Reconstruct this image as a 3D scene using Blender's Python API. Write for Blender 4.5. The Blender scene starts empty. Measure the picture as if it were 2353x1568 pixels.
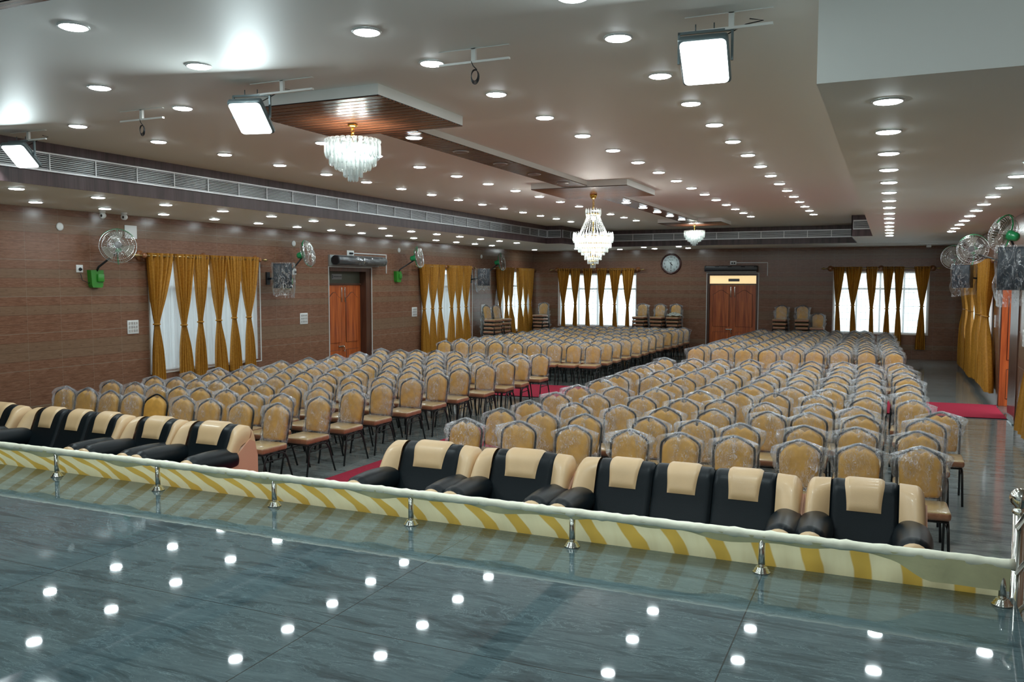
import bpy, bmesh, math, random
from mathutils import Vector, Matrix

random.seed(7)
S = bpy.context.scene
C = S.collection
PI = math.pi
rad = math.radians

# ------------------------------------------------------------------ camera
CAM_Z = 2.2863
YAW, PITCH, ROLL = rad(24.0516), rad(-3.9415), rad(0.0828)
fw = Vector((-math.sin(YAW)*math.cos(PITCH), math.cos(YAW)*math.cos(PITCH), math.sin(PITCH)))
rt = Vector((math.cos(YAW), math.sin(YAW), 0))
up = rt.cross(fw)
rt2 = math.cos(ROLL)*rt + math.sin(ROLL)*up
up2 = -math.sin(ROLL)*rt + math.cos(ROLL)*up
cd = bpy.data.cameras.new('camera')
cam = bpy.data.objects.new('camera', cd)
C.objects.link(cam)
cam.matrix_world = Matrix(((rt2.x, up2.x, -fw.x, 0), (rt2.y, up2.y, -fw.y, 0), (rt2.z, up2.z, -fw.z, CAM_Z), (0, 0, 0, 1)))
cd.sensor_fit = 'HORIZONTAL'
cd.sensor_width = 36.0
cd.lens = 1941.43/2353*36.0
cd.clip_start = 0.05
cd.clip_end = 200
S.camera = cam

# ------------------------------------------------------------------ world, exposure
W = bpy.data.worlds.new('World')
S.world = W
W.use_nodes = True
W.node_tree.nodes['Background'].inputs[0].default_value = (0.86, 0.93, 1.0, 1)
W.node_tree.nodes['Background'].inputs[1].default_value = 2.6
S.view_settings.view_transform = 'Standard'
S.view_settings.look = 'None'
S.view_settings.exposure = 0.85
S.view_settings.gamma = 1.0
S.view_settings.use_curve_mapping = False
S.cycles.max_bounces = 8
S.cycles.diffuse_bounces = 4
S.cycles.glossy_bounces = 4
S.cycles.transmission_bounces = 6
S.cycles.transparent_max_bounces = 48
S.cycles.sample_clamp_indirect = 6.0
S.cycles.caustics_reflective = False
S.cycles.caustics_refractive = False

LAMP_COL = (0.86, 0.98, 1.0)
DOWNLIGHT = 47.0      # emission strength of the recessed lights
FLOOD = 17.0          # watts of each flood lamp

# ------------------------------------------------------------------ materials
def newmat(name):
    m = bpy.data.materials.new(name)
    m.use_nodes = True
    nt = m.node_tree
    b = nt.nodes['Principled BSDF']
    return m, nt, b

def simple(name, col, rough=0.5, metal=0.0, coat=0.0, noise=0.0, nscale=20, bump=0.0, bscale=60, spec=0.5):
    m, nt, b = newmat(name)
    b.inputs['Roughness'].default_value = rough
    b.inputs['Metallic'].default_value = metal
    b.inputs['Coat Weight'].default_value = coat
    b.inputs['Coat Roughness'].default_value = 0.12
    b.inputs['Specular IOR Level'].default_value = spec
    b.inputs['Base Color'].default_value = (*col, 1)
    tc = nt.nodes.new('ShaderNodeTexCoord')
    if noise:
        n = nt.nodes.new('ShaderNodeTexNoise'); n.inputs['Scale'].default_value = nscale
        n.inputs['Detail'].default_value = 4
        nt.links.new(tc.outputs['Object'], n.inputs['Vector'])
        r = nt.nodes.new('ShaderNodeValToRGB')
        r.color_ramp.elements[0].position = 0.3; r.color_ramp.elements[1].position = 0.7
        r.color_ramp.elements[0].color = (*[c*(1-noise) for c in col], 1)
        r.color_ramp.elements[1].color = (*[min(1, c*(1+noise)) for c in col], 1)
        nt.links.new(n.outputs['Fac'], r.inputs['Fac'])
        nt.links.new(r.outputs['Color'], b.inputs['Base Color'])
    if bump:
        n = nt.nodes.new('ShaderNodeTexNoise'); n.inputs['Scale'].default_value = bscale
        nt.links.new(tc.outputs['Object'], n.inputs['Vector'])
        bp = nt.nodes.new('ShaderNodeBump'); bp.inputs['Strength'].default_value = bump
        bp.inputs['Distance'].default_value = 0.01
        nt.links.new(n.outputs['Fac'], bp.inputs['Height'])
        nt.links.new(bp.outputs['Normal'], b.inputs['Normal'])
    return m

def emit(name, col, strength):
    m, nt, b = newmat(name)
    b.inputs['Base Color'].default_value = (*col, 1)
    b.inputs['Emission Color'].default_value = (*col, 1)
    b.inputs['Emission Strength'].default_value = strength
    return m

def math_node(nt, op, a, b=None, c=None):
    n = nt.nodes.new('ShaderNodeMath'); n.operation = op
    for i, v in enumerate((a, b, c)):
        if v is None: continue
        if isinstance(v, (int, float)): n.inputs[i].default_value = v
        else: nt.links.new(v, n.inputs[i])
    return n.outputs[0]

def ramp(nt, fac, stops):
    r = nt.nodes.new('ShaderNodeValToRGB')
    els = r.color_ramp.elements
    while len(els) < len(stops): els.new(0.5)
    for e, (p, c) in zip(els, stops):
        e.position = p; e.color = (*c, 1)
    nt.links.new(fac, r.inputs['Fac'])
    return r.outputs['Color']

def mixc(nt, fac, a, b, mode='MIX'):
    n = nt.nodes.new('ShaderNodeMix'); n.data_type = 'RGBA'; n.blend_type = mode
    if isinstance(fac, (int, float)): n.inputs[0].default_value = fac
    else: nt.links.new(fac, n.inputs[0])
    for i, v in ((6, a), (7, b)):
        if isinstance(v, tuple): n.inputs[i].default_value = (*v, 1)
        else: nt.links.new(v, n.inputs[i])
    return n.outputs[2]

def noise_tex(nt, vec, scale, detail=4, rough=0.5, dist=0.0):
    n = nt.nodes.new('ShaderNodeTexNoise')
    n.inputs['Scale'].default_value = scale; n.inputs['Detail'].default_value = detail
    n.inputs['Roughness'].default_value = rough; n.inputs['Distortion'].default_value = dist
    nt.links.new(vec, n.inputs['Vector'])
    return n.outputs['Fac']

def combine(nt, x, y, z=0.0):
    n = nt.nodes.new('ShaderNodeCombineXYZ')
    for i, v in enumerate((x, y, z)):
        if isinstance(v, (int, float)): n.inputs[i].default_value = v
        else: nt.links.new(v, n.inputs[i])
    return n.outputs[0]

def sepxyz(nt):
    tc = nt.nodes.new('ShaderNodeTexCoord')
    s = nt.nodes.new('ShaderNodeSeparateXYZ')
    nt.links.new(tc.outputs['Object'], s.inputs[0])
    return s.outputs[0], s.outputs[1], s.outputs[2], tc.outputs['Object']

def bump_to(nt, b, h, strength=0.3, dist=0.01):
    bp = nt.nodes.new('ShaderNodeBump'); bp.inputs['Strength'].default_value = strength
    bp.inputs['Distance'].default_value = dist
    nt.links.new(h, bp.inputs['Height']); nt.links.new(bp.outputs['Normal'], b.inputs['Normal'])

def gridline(nt, v, period, offset, width):
    """1 on a line of the given width repeated every period"""
    a = math_node(nt, 'SUBTRACT', v, offset)
    a = math_node(nt, 'DIVIDE', a, period)
    f = math_node(nt, 'FRACT', a)
    f = math_node(nt, 'SUBTRACT', f, 0.5)
    f = math_node(nt, 'ABSOLUTE', f)
    return math_node(nt, 'GREATER_THAN', f, 0.5 - width/period/2)

# wall: glossy wood-look ceramic tile, 0.56 x 0.55 m
def wall_tile():
    m, nt, b = newmat('wood_look_wall_tile')
    x, y, z, o = sepxyz(nt)
    u = math_node(nt, 'ADD', x, y)
    v = z
    TU, TV, V0, U0 = 0.56, 0.55, 0.42, 8.53-11.7
    tu = math_node(nt, 'FRACT', math_node(nt, 'DIVIDE', math_node(nt, 'SUBTRACT', u, U0), TU))
    tv = math_node(nt, 'FRACT', math_node(nt, 'DIVIDE', math_node(nt, 'SUBTRACT', v, V0), TV))
    iu = math_node(nt, 'FLOOR', math_node(nt, 'DIVIDE', math_node(nt, 'SUBTRACT', u, U0), TU))
    iv = math_node(nt, 'FLOOR', math_node(nt, 'DIVIDE', math_node(nt, 'SUBTRACT', v, V0), TV))
    # plank row in the tile (4 planks), shifted pattern per plank
    pr = math_node(nt, 'FLOOR', math_node(nt, 'MULTIPLY', tv, 4.0))
    pv = math_node(nt, 'FRACT', math_node(nt, 'MULTIPLY', tv, 4.0))
    g = combine(nt, math_node(nt, 'MULTIPLY', tu, 1.3), math_node(nt, 'ADD', math_node(nt, 'MULTIPLY', tv, 11.0), math_node(nt, 'MULTIPLY', pr, 3.7)), math_node(nt, 'MULTIPLY', iv, 1.9))
    n1 = noise_tex(nt, g, 3.0, 6, 0.65, 0.9)
    g2 = combine(nt, math_node(nt, 'MULTIPLY', tu, 5.0), math_node(nt, 'MULTIPLY', tv, 60.0), 0.0)
    n2 = noise_tex(nt, g2, 2.0, 3, 0.6)
    col = ramp(nt, n1, [(0.22, (0.085, 0.036, 0.020)), (0.45, (0.22, 0.105, 0.063)), (0.62, (0.29, 0.155, 0.10)), (0.8, (0.36, 0.22, 0.15))])
    col = mixc(nt, math_node(nt, 'MULTIPLY', n2, 0.45), col, (0.13, 0.062, 0.04))
    # alternate planks greyer
    alt = noise_tex(nt, combine(nt, 0.0, math_node(nt, 'MULTIPLY', iv, 3.1), pr), 1.3, 1)
    alt = math_node(nt, 'MULTIPLY', math_node(nt, 'GREATER_THAN', alt, 0.52), 0.45)
    col = mixc(nt, alt, col, (0.21, 0.155, 0.10))
    # knots
    vo = nt.nodes.new('ShaderNodeTexVoronoi'); vo.inputs['Scale'].default_value = 1.0
    nt.links.new(combine(nt, math_node(nt, 'MULTIPLY', tu, 2.4), math_node(nt, 'MULTIPLY', tv, 6.0), 3.3), vo.inputs['Vector'])
    kn = math_node(nt, 'LESS_THAN', vo.outputs['Distance'], 0.13)
    col = mixc(nt, math_node(nt, 'MULTIPLY', kn, 0.22), col, (0.035, 0.017, 0.01))
    # plank gaps
    pg = math_node(nt, 'LESS_THAN', pv, 0.035)
    col = mixc(nt, math_node(nt, 'MULTIPLY', pg, 0.6), col, (0.04, 0.02, 0.014))
    gh = gridline(nt, v, TV, V0, 0.006)
    gv = gridline(nt, u, TU, U0, 0.004)
    gr = math_node(nt, 'MAXIMUM', gh, math_node(nt, 'MULTIPLY', gv, 0.6))
    col = mixc(nt, math_node(nt, 'MULTIPLY', gr, 0.75), col, (0.34, 0.30, 0.23))
    nt.links.new(col, b.inputs['Base Color'])
    b.inputs['Roughness'].default_value = 0.22
    b.inputs['Specular IOR Level'].default_value = 0.4
    h = math_node(nt, 'ADD', math_node(nt, 'MULTIPLY', n1, 0.5), math_node(nt, 'MULTIPLY', gr, -0.7))
    bump_to(nt, b, h, 0.10, 0.004)
    return m

# polished grey-green granite; big slabs with joints
def granite(name, dark, light, jx, jx0, jy, jy0, jcol, jw, rough=0.07, ang=0.5, spec=0.5):
    m, nt, b = newmat(name)
    x, y, z, o = sepxyz(nt)
    mp = nt.nodes.new('ShaderNodeMapping')
    mp.inputs['Rotation'].default_value = (0, 0, ang)
    mp.inputs['Scale'].default_value = (0.55, 2.4, 1)
    nt.links.new(o, mp.inputs['Vector'])
    n1 = noise_tex(nt, mp.outputs[0], 2.3, 8, 0.72, 1.2)
    mp2 = nt.nodes.new('ShaderNodeMapping')
    mp2.inputs['Rotation'].default_value = (0, 0, ang)
    mp2.inputs['Scale'].default_value = (2.0, 14.0, 1)
    nt.links.new(o, mp2.inputs['Vector'])
    n2 = noise_tex(nt, mp2.outputs[0], 2.0, 6, 0.75, 0.8)
    f = math_node(nt, 'ADD', math_node(nt, 'MULTIPLY', n1, 0.65), math_node(nt, 'MULTIPLY', n2, 0.35))
    mid = tuple((a+c)/2 for a, c in zip(dark, light))
    col = ramp(nt, f, [(0.36, dark), (0.5, mid), (0.66, light)])
    # pale flecks and thin veins
    fl = math_node(nt, 'MINIMUM', math_node(nt, 'MAXIMUM', math_node(nt, 'MULTIPLY', math_node(nt, 'SUBTRACT', n2, 0.60), 8.0), 0.0), 1.0)
    col = mixc(nt, math_node(nt, 'MULTIPLY', fl, 0.5), col, tuple(min(1, c*1.9) for c in light))
    vv = math_node(nt, 'ABSOLUTE', math_node(nt, 'SUBTRACT', n1, 0.5))
    vv = math_node(nt, 'LESS_THAN', vv, 0.006)
    col = mixc(nt, math_node(nt, 'MULTIPLY', vv, 0.25), col, tuple(min(1, c*2.2) for c in light))
    j = math_node(nt, 'MAXIMUM', gridline(nt, x, jx, jx0, jw), gridline(nt, y, jy, jy0, jw))
    col = mixc(nt, math_node(nt, 'MULTIPLY', j, 0.8), col, jcol)
    nt.links.new(col, b.inputs['Base Color'])
    b.inputs['Roughness'].default_value = rough
    b.inputs['Specular IOR Level'].default_value = spec
    return m

def vstripe_laminate():
    m, nt, b = newmat('purple_brown_laminate')
    x, y, z, o = sepxyz(nt)
    u = math_node(nt, 'ADD', x, y)
    n = noise_tex(nt, combine(nt, math_node(nt, 'MULTIPLY', u, 9.0), math_node(nt, 'MULTIPLY', z, 0.5), 0), 1.0, 3)
    n2 = noise_tex(nt, combine(nt, math_node(nt, 'MULTIPLY', u, 60.0), math_node(nt, 'MULTIPLY', z, 2.0), 0), 1.0, 4)
    f = math_node(nt, 'ADD', math_node(nt, 'MULTIPLY', n, 0.6), math_node(nt, 'MULTIPLY', n2, 0.4))
    col = ramp(nt, f, [(0.35, (0.035, 0.018, 0.020)), (0.5, (0.072, 0.040, 0.043)), (0.68, (0.11, 0.065, 0.068))])
    nt.links.new(col, b.inputs['Base Color'])
    b.inputs['Roughness'].default_value = 0.35
    return m

def wood(name, dark, light, axis='z', rough=0.35, coat=0.2, scale=1.0):
    m, nt, b = newmat(name)
    x, y, z, o = sepxyz(nt)
    k = {'x': (0.6, 9, 9), 'y': (9, 0.6, 9), 'z': (9, 9, 0.6)}[axis]
    mp = nt.nodes.new('ShaderNodeMapping'); mp.inputs['Scale'].default_value = tuple(a*scale for a in k)
    nt.links.new(o, mp.inputs['Vector'])
    n = noise_tex(nt, mp.outputs[0], 1.6, 6, 0.6, 0.8)
    mid = tuple((a+c)/2 for a, c in zip(dark, light))
    col = ramp(nt, n, [(0.3, dark), (0.5, mid), (0.7, light)])
    nt.links.new(col, b.inputs['Base Color'])
    b.inputs['Roughness'].default_value = rough
    b.inputs['Coat Weight'].default_value = coat
    b.inputs['Coat Roughness'].default_value = 0.1
    return m

def plank_panel():
    m, nt, b = newmat('grooved_ceiling_planks')
    x, y, z, o = sepxyz(nt)
    P = 0.105
    row = math_node(nt, 'FLOOR', math_node(nt, 'DIVIDE', y, P))
    n = noise_tex(nt, combine(nt, math_node(nt, 'MULTIPLY', x, 1.5), math_node(nt, 'MULTIPLY', y, 30.0), row), 1.0, 4)
    col = ramp(nt, n, [(0.3, (0.10, 0.036, 0.018)), (0.5, (0.20, 0.078, 0.038)), (0.7, (0.32, 0.13, 0.06))])
    g = gridline(nt, y, P, 0.0, 0.022)
    col = mixc(nt, g, col, (0.008, 0.005, 0.004))
    nt.links.new(col, b.inputs['Base Color'])
    b.inputs['Roughness'].default_value = 0.27
    b.inputs['Specular IOR Level'].default_value = 0.35
    bump_to(nt, b, math_node(nt, 'MULTIPLY', g, -1.0), 0.6, 0.006)
    return m

def film(name='clear_plastic_film', base=0.045, hi=0.62, dens=1.0, narrow=11.0):
    """crinkled clear polythene: mostly transparent, glossy creases, faint milkiness"""
    m = bpy.data.materials.new(name); m.use_nodes = True
    nt = m.node_tree; nt.nodes.clear()
    out = nt.nodes.new('ShaderNodeOutputMaterial')
    tc = nt.nodes.new('ShaderNodeTexCoord'); ob = nt.nodes.new('ShaderNodeObjectInfo')
    add = nt.nodes.new('ShaderNodeVectorMath'); add.operation = 'ADD'
    nt.links.new(tc.outputs['Object'], add.inputs[0])
    sc = nt.nodes.new('ShaderNodeVectorMath'); sc.operation = 'SCALE'; sc.inputs['Scale'].default_value = 13.0
    cx = nt.nodes.new('ShaderNodeCombineXYZ')
    nt.links.new(ob.outputs['Random'], cx.inputs[0]); nt.links.new(ob.outputs['Random'], cx.inputs[1])
    nt.links.new(cx.outputs[0], sc.inputs[0]); nt.links.new(sc.outputs[0], add.inputs[1])
    vec = add.outputs[0]
    mp = nt.nodes.new('ShaderNodeMapping'); mp.inputs['Scale'].default_value = (1.0, 1.0, 0.45)
    mp.inputs['Rotation'].default_value = (0, 0.35, 0)
    nt.links.new(vec, mp.inputs['Vector'])
    n1 = noise_tex(nt, mp.outputs[0], 34.0*dens, 4, 0.6, 1.4)
    n2 = noise_tex(nt, mp.outputs[0], 6.0*dens, 3, 0.5, 0.8)
    cr = math_node(nt, 'ABSOLUTE', math_node(nt, 'SUBTRACT', n1, 0.5))
    cr = math_node(nt, 'SUBTRACT', 1.0, math_node(nt, 'MULTIPLY', cr, narrow))
    cr = math_node(nt, 'MAXIMUM', cr, 0.0)
    patch = math_node(nt, 'MAXIMUM', math_node(nt, 'MULTIPLY', math_node(nt, 'SUBTRACT', n2, 0.38), 4.0), 0.0)
    patch = math_node(nt, 'MINIMUM', patch, 1.0)
    cr = math_node(nt, 'MULTIPLY', cr, patch)
    fac = math_node(nt, 'ADD', base, math_node(nt, 'MULTIPLY', cr, hi))
    lw = nt.nodes.new('ShaderNodeLayerWeight'); lw.inputs['Blend'].default_value = 0.35
    fac = math_node(nt, 'ADD', fac, math_node(nt, 'MULTIPLY', lw.outputs['Facing'], 0.22))
    fac = math_node(nt, 'MINIMUM', fac, 0.9)
    tr = nt.nodes.new('ShaderNodeBsdfTransparent'); tr.inputs[0].default_value = (0.97, 0.98, 0.98, 1)
    gl = nt.nodes.new('ShaderNodeBsdfGlossy'); gl.inputs['Roughness'].default_value = 0.16
    gl.inputs['Color'].default_value = (0.95, 0.97, 1, 1)
    df = nt.nodes.new('ShaderNodeBsdfDiffuse'); df.inputs['Color'].default_value = (0.80, 0.84, 0.86, 1)
    bp = nt.nodes.new('ShaderNodeBump'); bp.inputs['Strength'].default_value = 1.0; bp.inputs['Distance'].default_value = 0.03
    nt.links.new(n1, bp.inputs['Height'])
    nt.links.new(bp.outputs['Normal'], gl.inputs['Normal'])
    m1 = nt.nodes.new('ShaderNodeMixShader'); m1.inputs[0].default_value = 0.25
    nt.links.new(gl.outputs[0], m1.inputs[1]); nt.links.new(df.outputs[0], m1.inputs[2])
    m2 = nt.nodes.new('ShaderNodeMixShader')
    nt.links.new(fac, m2.inputs[0])
    nt.links.new(tr.outputs[0], m2.inputs[1]); nt.links.new(m1.outputs[0], m2.inputs[2])
    nt.links.new(m2.outputs[0], out.inputs['Surface'])
    return m

def curtain_mat():
    m, nt, b = newmat('ochre_satin_curtain')
    x, y, z, o = sepxyz(nt)
    n = noise_tex(nt, o, 30, 4)
    col = ramp(nt, n, [(0.3, (0.36, 0.155, 0.016)), (0.7, (0.50, 0.235, 0.028))])
    nt.links.new(col, b.inputs['Base Color'])
    b.inputs['Roughness'].default_value = 0.55
    b.inputs['Specular IOR Level'].default_value = 0.3
    out = nt.nodes['Material Output']
    t = nt.nodes.new('ShaderNodeBsdfTranslucent'); t.inputs[0].default_value = (0.60, 0.25, 0.02, 1)
    mx = nt.nodes.new('ShaderNodeMixShader'); mx.inputs[0].default_value = 0.06
    nt.links.new(b.outputs[0], mx.inputs[1]); nt.links.new(t.outputs[0], mx.inputs[2])
    nt.links.new(mx.outputs[0], out.inputs['Surface'])
    return m

def sheer_mat(alpha=0.75):
    m = bpy.data.materials.new('white_sheer'); m.use_nodes = True
    nt = m.node_tree; nt.nodes.clear()
    out = nt.nodes.new('ShaderNodeOutputMaterial')
    tc = nt.nodes.new('ShaderNodeTexCoord')
    s = nt.nodes.new('ShaderNodeSeparateXYZ'); nt.links.new(tc.outputs['Object'], s.inputs[0])
    u = math_node(nt, 'ADD', s.outputs[0], s.outputs[1])
    n = noise_tex(nt, combine(nt, math_node(nt, 'MULTIPLY', u, 9.0), math_node(nt, 'MULTIPLY', s.outputs[2], 0.7), 0), 1.5, 3)
    fac = math_node(nt, 'ADD', alpha-0.2, math_node(nt, 'MULTIPLY', n, 0.4))
    tr = nt.nodes.new('ShaderNodeBsdfTransparent')
    t = nt.nodes.new('ShaderNodeBsdfTranslucent'); t.inputs[0].default_value = (0.85, 0.88, 0.9, 1)
    d = nt.nodes.new('ShaderNodeBsdfDiffuse'); d.inputs[0].default_value = (0.85, 0.86, 0.88, 1)
    a = nt.nodes.new('ShaderNodeMixShader'); a.inputs[0].default_value = 0.5
    nt.links.new(t.outputs[0], a.inputs[1]); nt.links.new(d.outputs[0], a.inputs[2])
    b = nt.nodes.new('ShaderNodeMixShader')
    nt.links.new(fac, b.inputs[0]); nt.links.new(tr.outputs[0], b.inputs[1]); nt.links.new(a.outputs[0], b.inputs[2])
    nt.links.new(b.outputs[0], out.inputs['Surface'])
    return m

def skirt_mat():
    """pale yellow sheer skirt with wide gold folds, raked more the further left"""
    m, nt, b = newmat('yellow_banded_cloth')
    x, y, z, o = sepxyz(nt)
    n = noise_tex(nt, o, 2.5, 2)
    sl = math_node(nt, 'MULTIPLY', math_node(nt, 'SUBTRACT', 0.6, x), 0.16)
    xx = math_node(nt, 'ADD', x, math_node(nt, 'MULTIPLY', z, sl))
    xx = math_node(nt, 'ADD', xx, math_node(nt, 'MULTIPLY', n, 0.05))
    f = math_node(nt, 'FRACT', math_node(nt, 'DIVIDE', xx, 0.235))
    k = math_node(nt, 'ABSOLUTE', math_node(nt, 'SUBTRACT', f, 0.5))
    g = math_node(nt, 'SMOOTH_MIN', math_node(nt, 'MAXIMUM', math_node(nt, 'MULTIPLY', math_node(nt, 'SUBTRACT', k, 0.29), 30.0), 0.0), 1.0, 0.1)
    col = mixc(nt, g, (0.93, 0.90, 0.60), (0.74, 0.50, 0.10))
    n2 = noise_tex(nt, combine(nt, math_node(nt, 'MULTIPLY', x, 25.0), math_node(nt, 'MULTIPLY', z, 3.0), 0), 1, 3)
    col = mixc(nt, math_node(nt, 'MULTIPLY', n2, 0.25), col, (0.55, 0.42, 0.12))
    nt.links.new(col, b.inputs['Base Color'])
    b.inputs['Roughness'].default_value = 0.6
    out = nt.nodes['Material Output']
    t = nt.nodes.new('ShaderNodeBsdfTranslucent'); nt.links.new(col, t.inputs[0])
    mx = nt.nodes.new('ShaderNodeMixShader'); mx.inputs[0].default_value = 0.45
    nt.links.new(b.outputs[0], mx.inputs[1]); nt.links.new(t.outputs[0], mx.inputs[2])
    nt.links.new(mx.outputs[0], out.inputs['Surface'])
    return m

def crystal_mat():
    m = bpy.data.materials.new('cut_crystal'); m.use_nodes = True
    nt = m.node_tree; nt.nodes.clear()
    out = nt.nodes.new('ShaderNodeOutputMaterial')
    tr = nt.nodes.new('ShaderNodeBsdfTransparent'); tr.inputs[0].default_value = (0.93, 0.98, 0.98, 1)
    gl = nt.nodes.new('ShaderNodeBsdfGlossy'); gl.inputs['Roughness'].default_value = 0.12
    tl = nt.nodes.new('ShaderNodeBsdfTranslucent'); tl.inputs[0].default_value = (0.92, 0.97, 0.98, 1)
    a = nt.nodes.new('ShaderNodeMixShader'); a.inputs[0].default_value = 0.55
    nt.links.new(gl.outputs[0], a.inputs[1]); nt.links.new(tl.outputs[0], a.inputs[2])
    lw = nt.nodes.new('ShaderNodeLayerWeight'); lw.inputs['Blend'].default_value = 0.5
    f = math_node(nt, 'ADD', 0.40, math_node(nt, 'MULTIPLY', lw.outputs['Facing'], 0.4))
    b = nt.nodes.new('ShaderNodeMixShader')
    nt.links.new(f, b.inputs[0]); nt.links.new(tr.outputs[0], b.inputs[1]); nt.links.new(a.outputs[0], b.inputs[2])
    nt.links.new(b.outputs[0], out.inputs['Surface'])
    return m

M = {}
M['paint'] = simple('ceiling_paint', (0.88, 0.89, 0.86), 0.55, bump=0.03, bscale=200)
M['tile'] = wall_tile()
M['floor'] = granite('hall_granite', (0.085, 0.105, 0.105), (0.27, 0.31, 0.305), 2.44, 1.25, 2.4, 1.0, (0.20, 0.21, 0.21), 0.006, 0.09, 0.1)
M['stage'] = granite('stage_granite', (0.036, 0.060, 0.068), (0.125, 0.185, 0.20), 1.865, -0.62, 3.0, 3.3, (0.022, 0.028, 0.028), 0.006, 0.03, -1.12, 0.72)
M['lam'] = vstripe_laminate()
M['plank'] = plank_panel()
M['alu'] = simple('brushed_aluminium', (0.62, 0.63, 0.64), 0.35, 0.85)
M['grilledark'] = simple('dark_duct', (0.012, 0.013, 0.015), 0.3)
M['steel'] = simple('polished_steel', (0.68, 0.67, 0.62), 0.14, 1.0)
M['black'] = simple('black_powder_coat', (0.008, 0.010, 0.011), 0.38)
M['blackpl'] = simple('black_plastic', (0.012, 0.014, 0.018), 0.3)
M['spk'] = simple('blue_black_cabinet', (0.010, 0.018, 0.030), 0.35)
M['tan'] = simple('golden_tan_fabric', (0.68, 0.36, 0.07), 0.55, coat=0.15, noise=0.10, nscale=14, bump=0.15, bscale=300)
M['seattan'] = simple('beige_seat_cloth', (0.46, 0.32, 0.15), 0.35, coat=0.6, noise=0.14, nscale=12, bump=0.5, bscale=22)
M['seatred'] = simple('red_brown_seat_side', (0.36, 0.16, 0.085), 0.35, coat=0.6, noise=0.18, nscale=14, bump=0.5, bscale=25)
M['film'] = film()
M['filmspk'] = film('cloudy_polythene', 0.03, 0.7, 0.30, 24.0)
M['beige'] = simple('beige_leatherette', (0.68, 0.47, 0.265), 0.38, coat=0.12, noise=0.05, nscale=6, bump=0.10, bscale=260)
M['leather'] = simple('black_leatherette', (0.006, 0.010, 0.013), 0.32, bump=0.12, bscale=260, spec=0.2)
M['salmon'] = simple('salmon_leatherette', (0.66, 0.36, 0.235), 0.45)
M['carpet'] = simple('crimson_carpet', (0.34, 0.028, 0.055), 0.95, noise=0.12, nscale=60, bump=0.4, bscale=400, spec=0.1)
M['curtain'] = curtain_mat()
M['sheer'] = sheer_mat(0.66)
M['skirt'] = skirt_mat()
M['flap'] = simple('pale_yellow_cloth', (0.78, 0.73, 0.42), 0.6, noise=0.12, nscale=5, bump=0.5, bscale=14)
M['railcloth'] = simple('cream_wrapped_cloth', (0.96, 0.93, 0.74), 0.55, noise=0.08, nscale=8, bump=0.5, bscale=18)
M['white'] = simple('white_plastic', (0.78, 0.80, 0.80), 0.35)
M['trim'] = simple('white_tile_trim', (0.62, 0.62, 0.60), 0.35)
M['door'] = wood('teak_door', (0.26, 0.048, 0.014), (0.58, 0.15, 0.036), 'z', 0.3, 0.3)
M['doorframe'] = wood('dark_door_frame', (0.045, 0.018, 0.012), (0.11, 0.045, 0.025), 'z', 0.35, 0.3)
M['groove'] = simple('dark_moulding', (0.07, 0.016, 0.006), 0.4)
M['bracket'] = wood('turned_wood', (0.16, 0.055, 0.018), (0.34, 0.13, 0.045), 'z')
M['brass'] = simple('antique_brass', (0.42, 0.30, 0.14), 0.3, 1.0)
M['gold'] = simple('bright_gold', (0.85, 0.58, 0.12), 0.22, 1.0)
M['green'] = simple('green_enamel', (0.015, 0.30, 0.10), 0.28, coat=0.5)
M['greenbox'] = simple('green_plastic', (0.03, 0.24, 0.022), 0.3, coat=0.3)
M['chrome'] = simple('chrome_wire', (0.80, 0.82, 0.83), 0.18, 1.0)
M['blade'] = simple('smoky_blade', (0.30, 0.27, 0.22), 0.4)
M['grey'] = simple('grey_plastic', (0.20, 0.20, 0.20), 0.4)
M['silver'] = simple('silver_backplate', (0.42, 0.46, 0.46), 0.4, 0.4)
M['transomgrey'] = simple('olive_grey_board', (0.075, 0.08, 0.055), 0.4)
M['transomglow'] = emit('warm_glow_glass', (0.86, 0.64, 0.33), 0.55)  # transom glows by itself, in place of light from behind it
M['signgrey'] = simple('sign_grey', (0.17, 0.18, 0.18), 0.4)
M['signdark'] = simple('sign_text', (0.01, 0.012, 0.016), 0.5)
M['lamp'] = emit('lamp_white', LAMP_COL, DOWNLIGHT)
M['lampoff'] = simple('unlit_lamp_disc', (0.22, 0.18, 0.17), 0.4)
M['floodface'] = emit('flood_lens', (0.92, 1.0, 1.0), 6.0)
M['floodbody'] = simple('grey_cast_housing', (0.13, 0.17, 0.18), 0.4, 0.4)
M['crystal'] = crystal_mat()
M['bulb'] = emit('bulb_white', (1.0, 0.97, 0.90), 80.0)
M['clockrim'] = simple('maroon_lacquer', (0.045, 0.008, 0.008), 0.2, coat=0.5)
M['clockface'] = simple('pale_blue_dial', (0.82, 0.95, 0.97), 0.3, coat=0.4)
M['clockbrand'] = simple('green_print', (0.02, 0.12, 0.08), 0.5)
M['winframe'] = simple('white_window_frame', (0.70, 0.70, 0.70), 0.35)
M['glass'] = None
M['terracotta'] = simple('orange_terracotta_wall', (0.62, 0.17, 0.06), 0.6)
M['green_out'] = simple('garden_green', (0.05, 0.12, 0.03), 0.8, noise=0.5, nscale=3)
M['greyskirt'] = simple('grey_stage_front', (0.05, 0.055, 0.055), 0.3)
M['cord'] = simple('black_cable', (0.012, 0.013, 0.015), 0.5)
M['crumple'] = simple('crumpled_sheeting', (0.36, 0.38, 0.33), 0.3, coat=0.5, noise=0.5, nscale=25)

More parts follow.
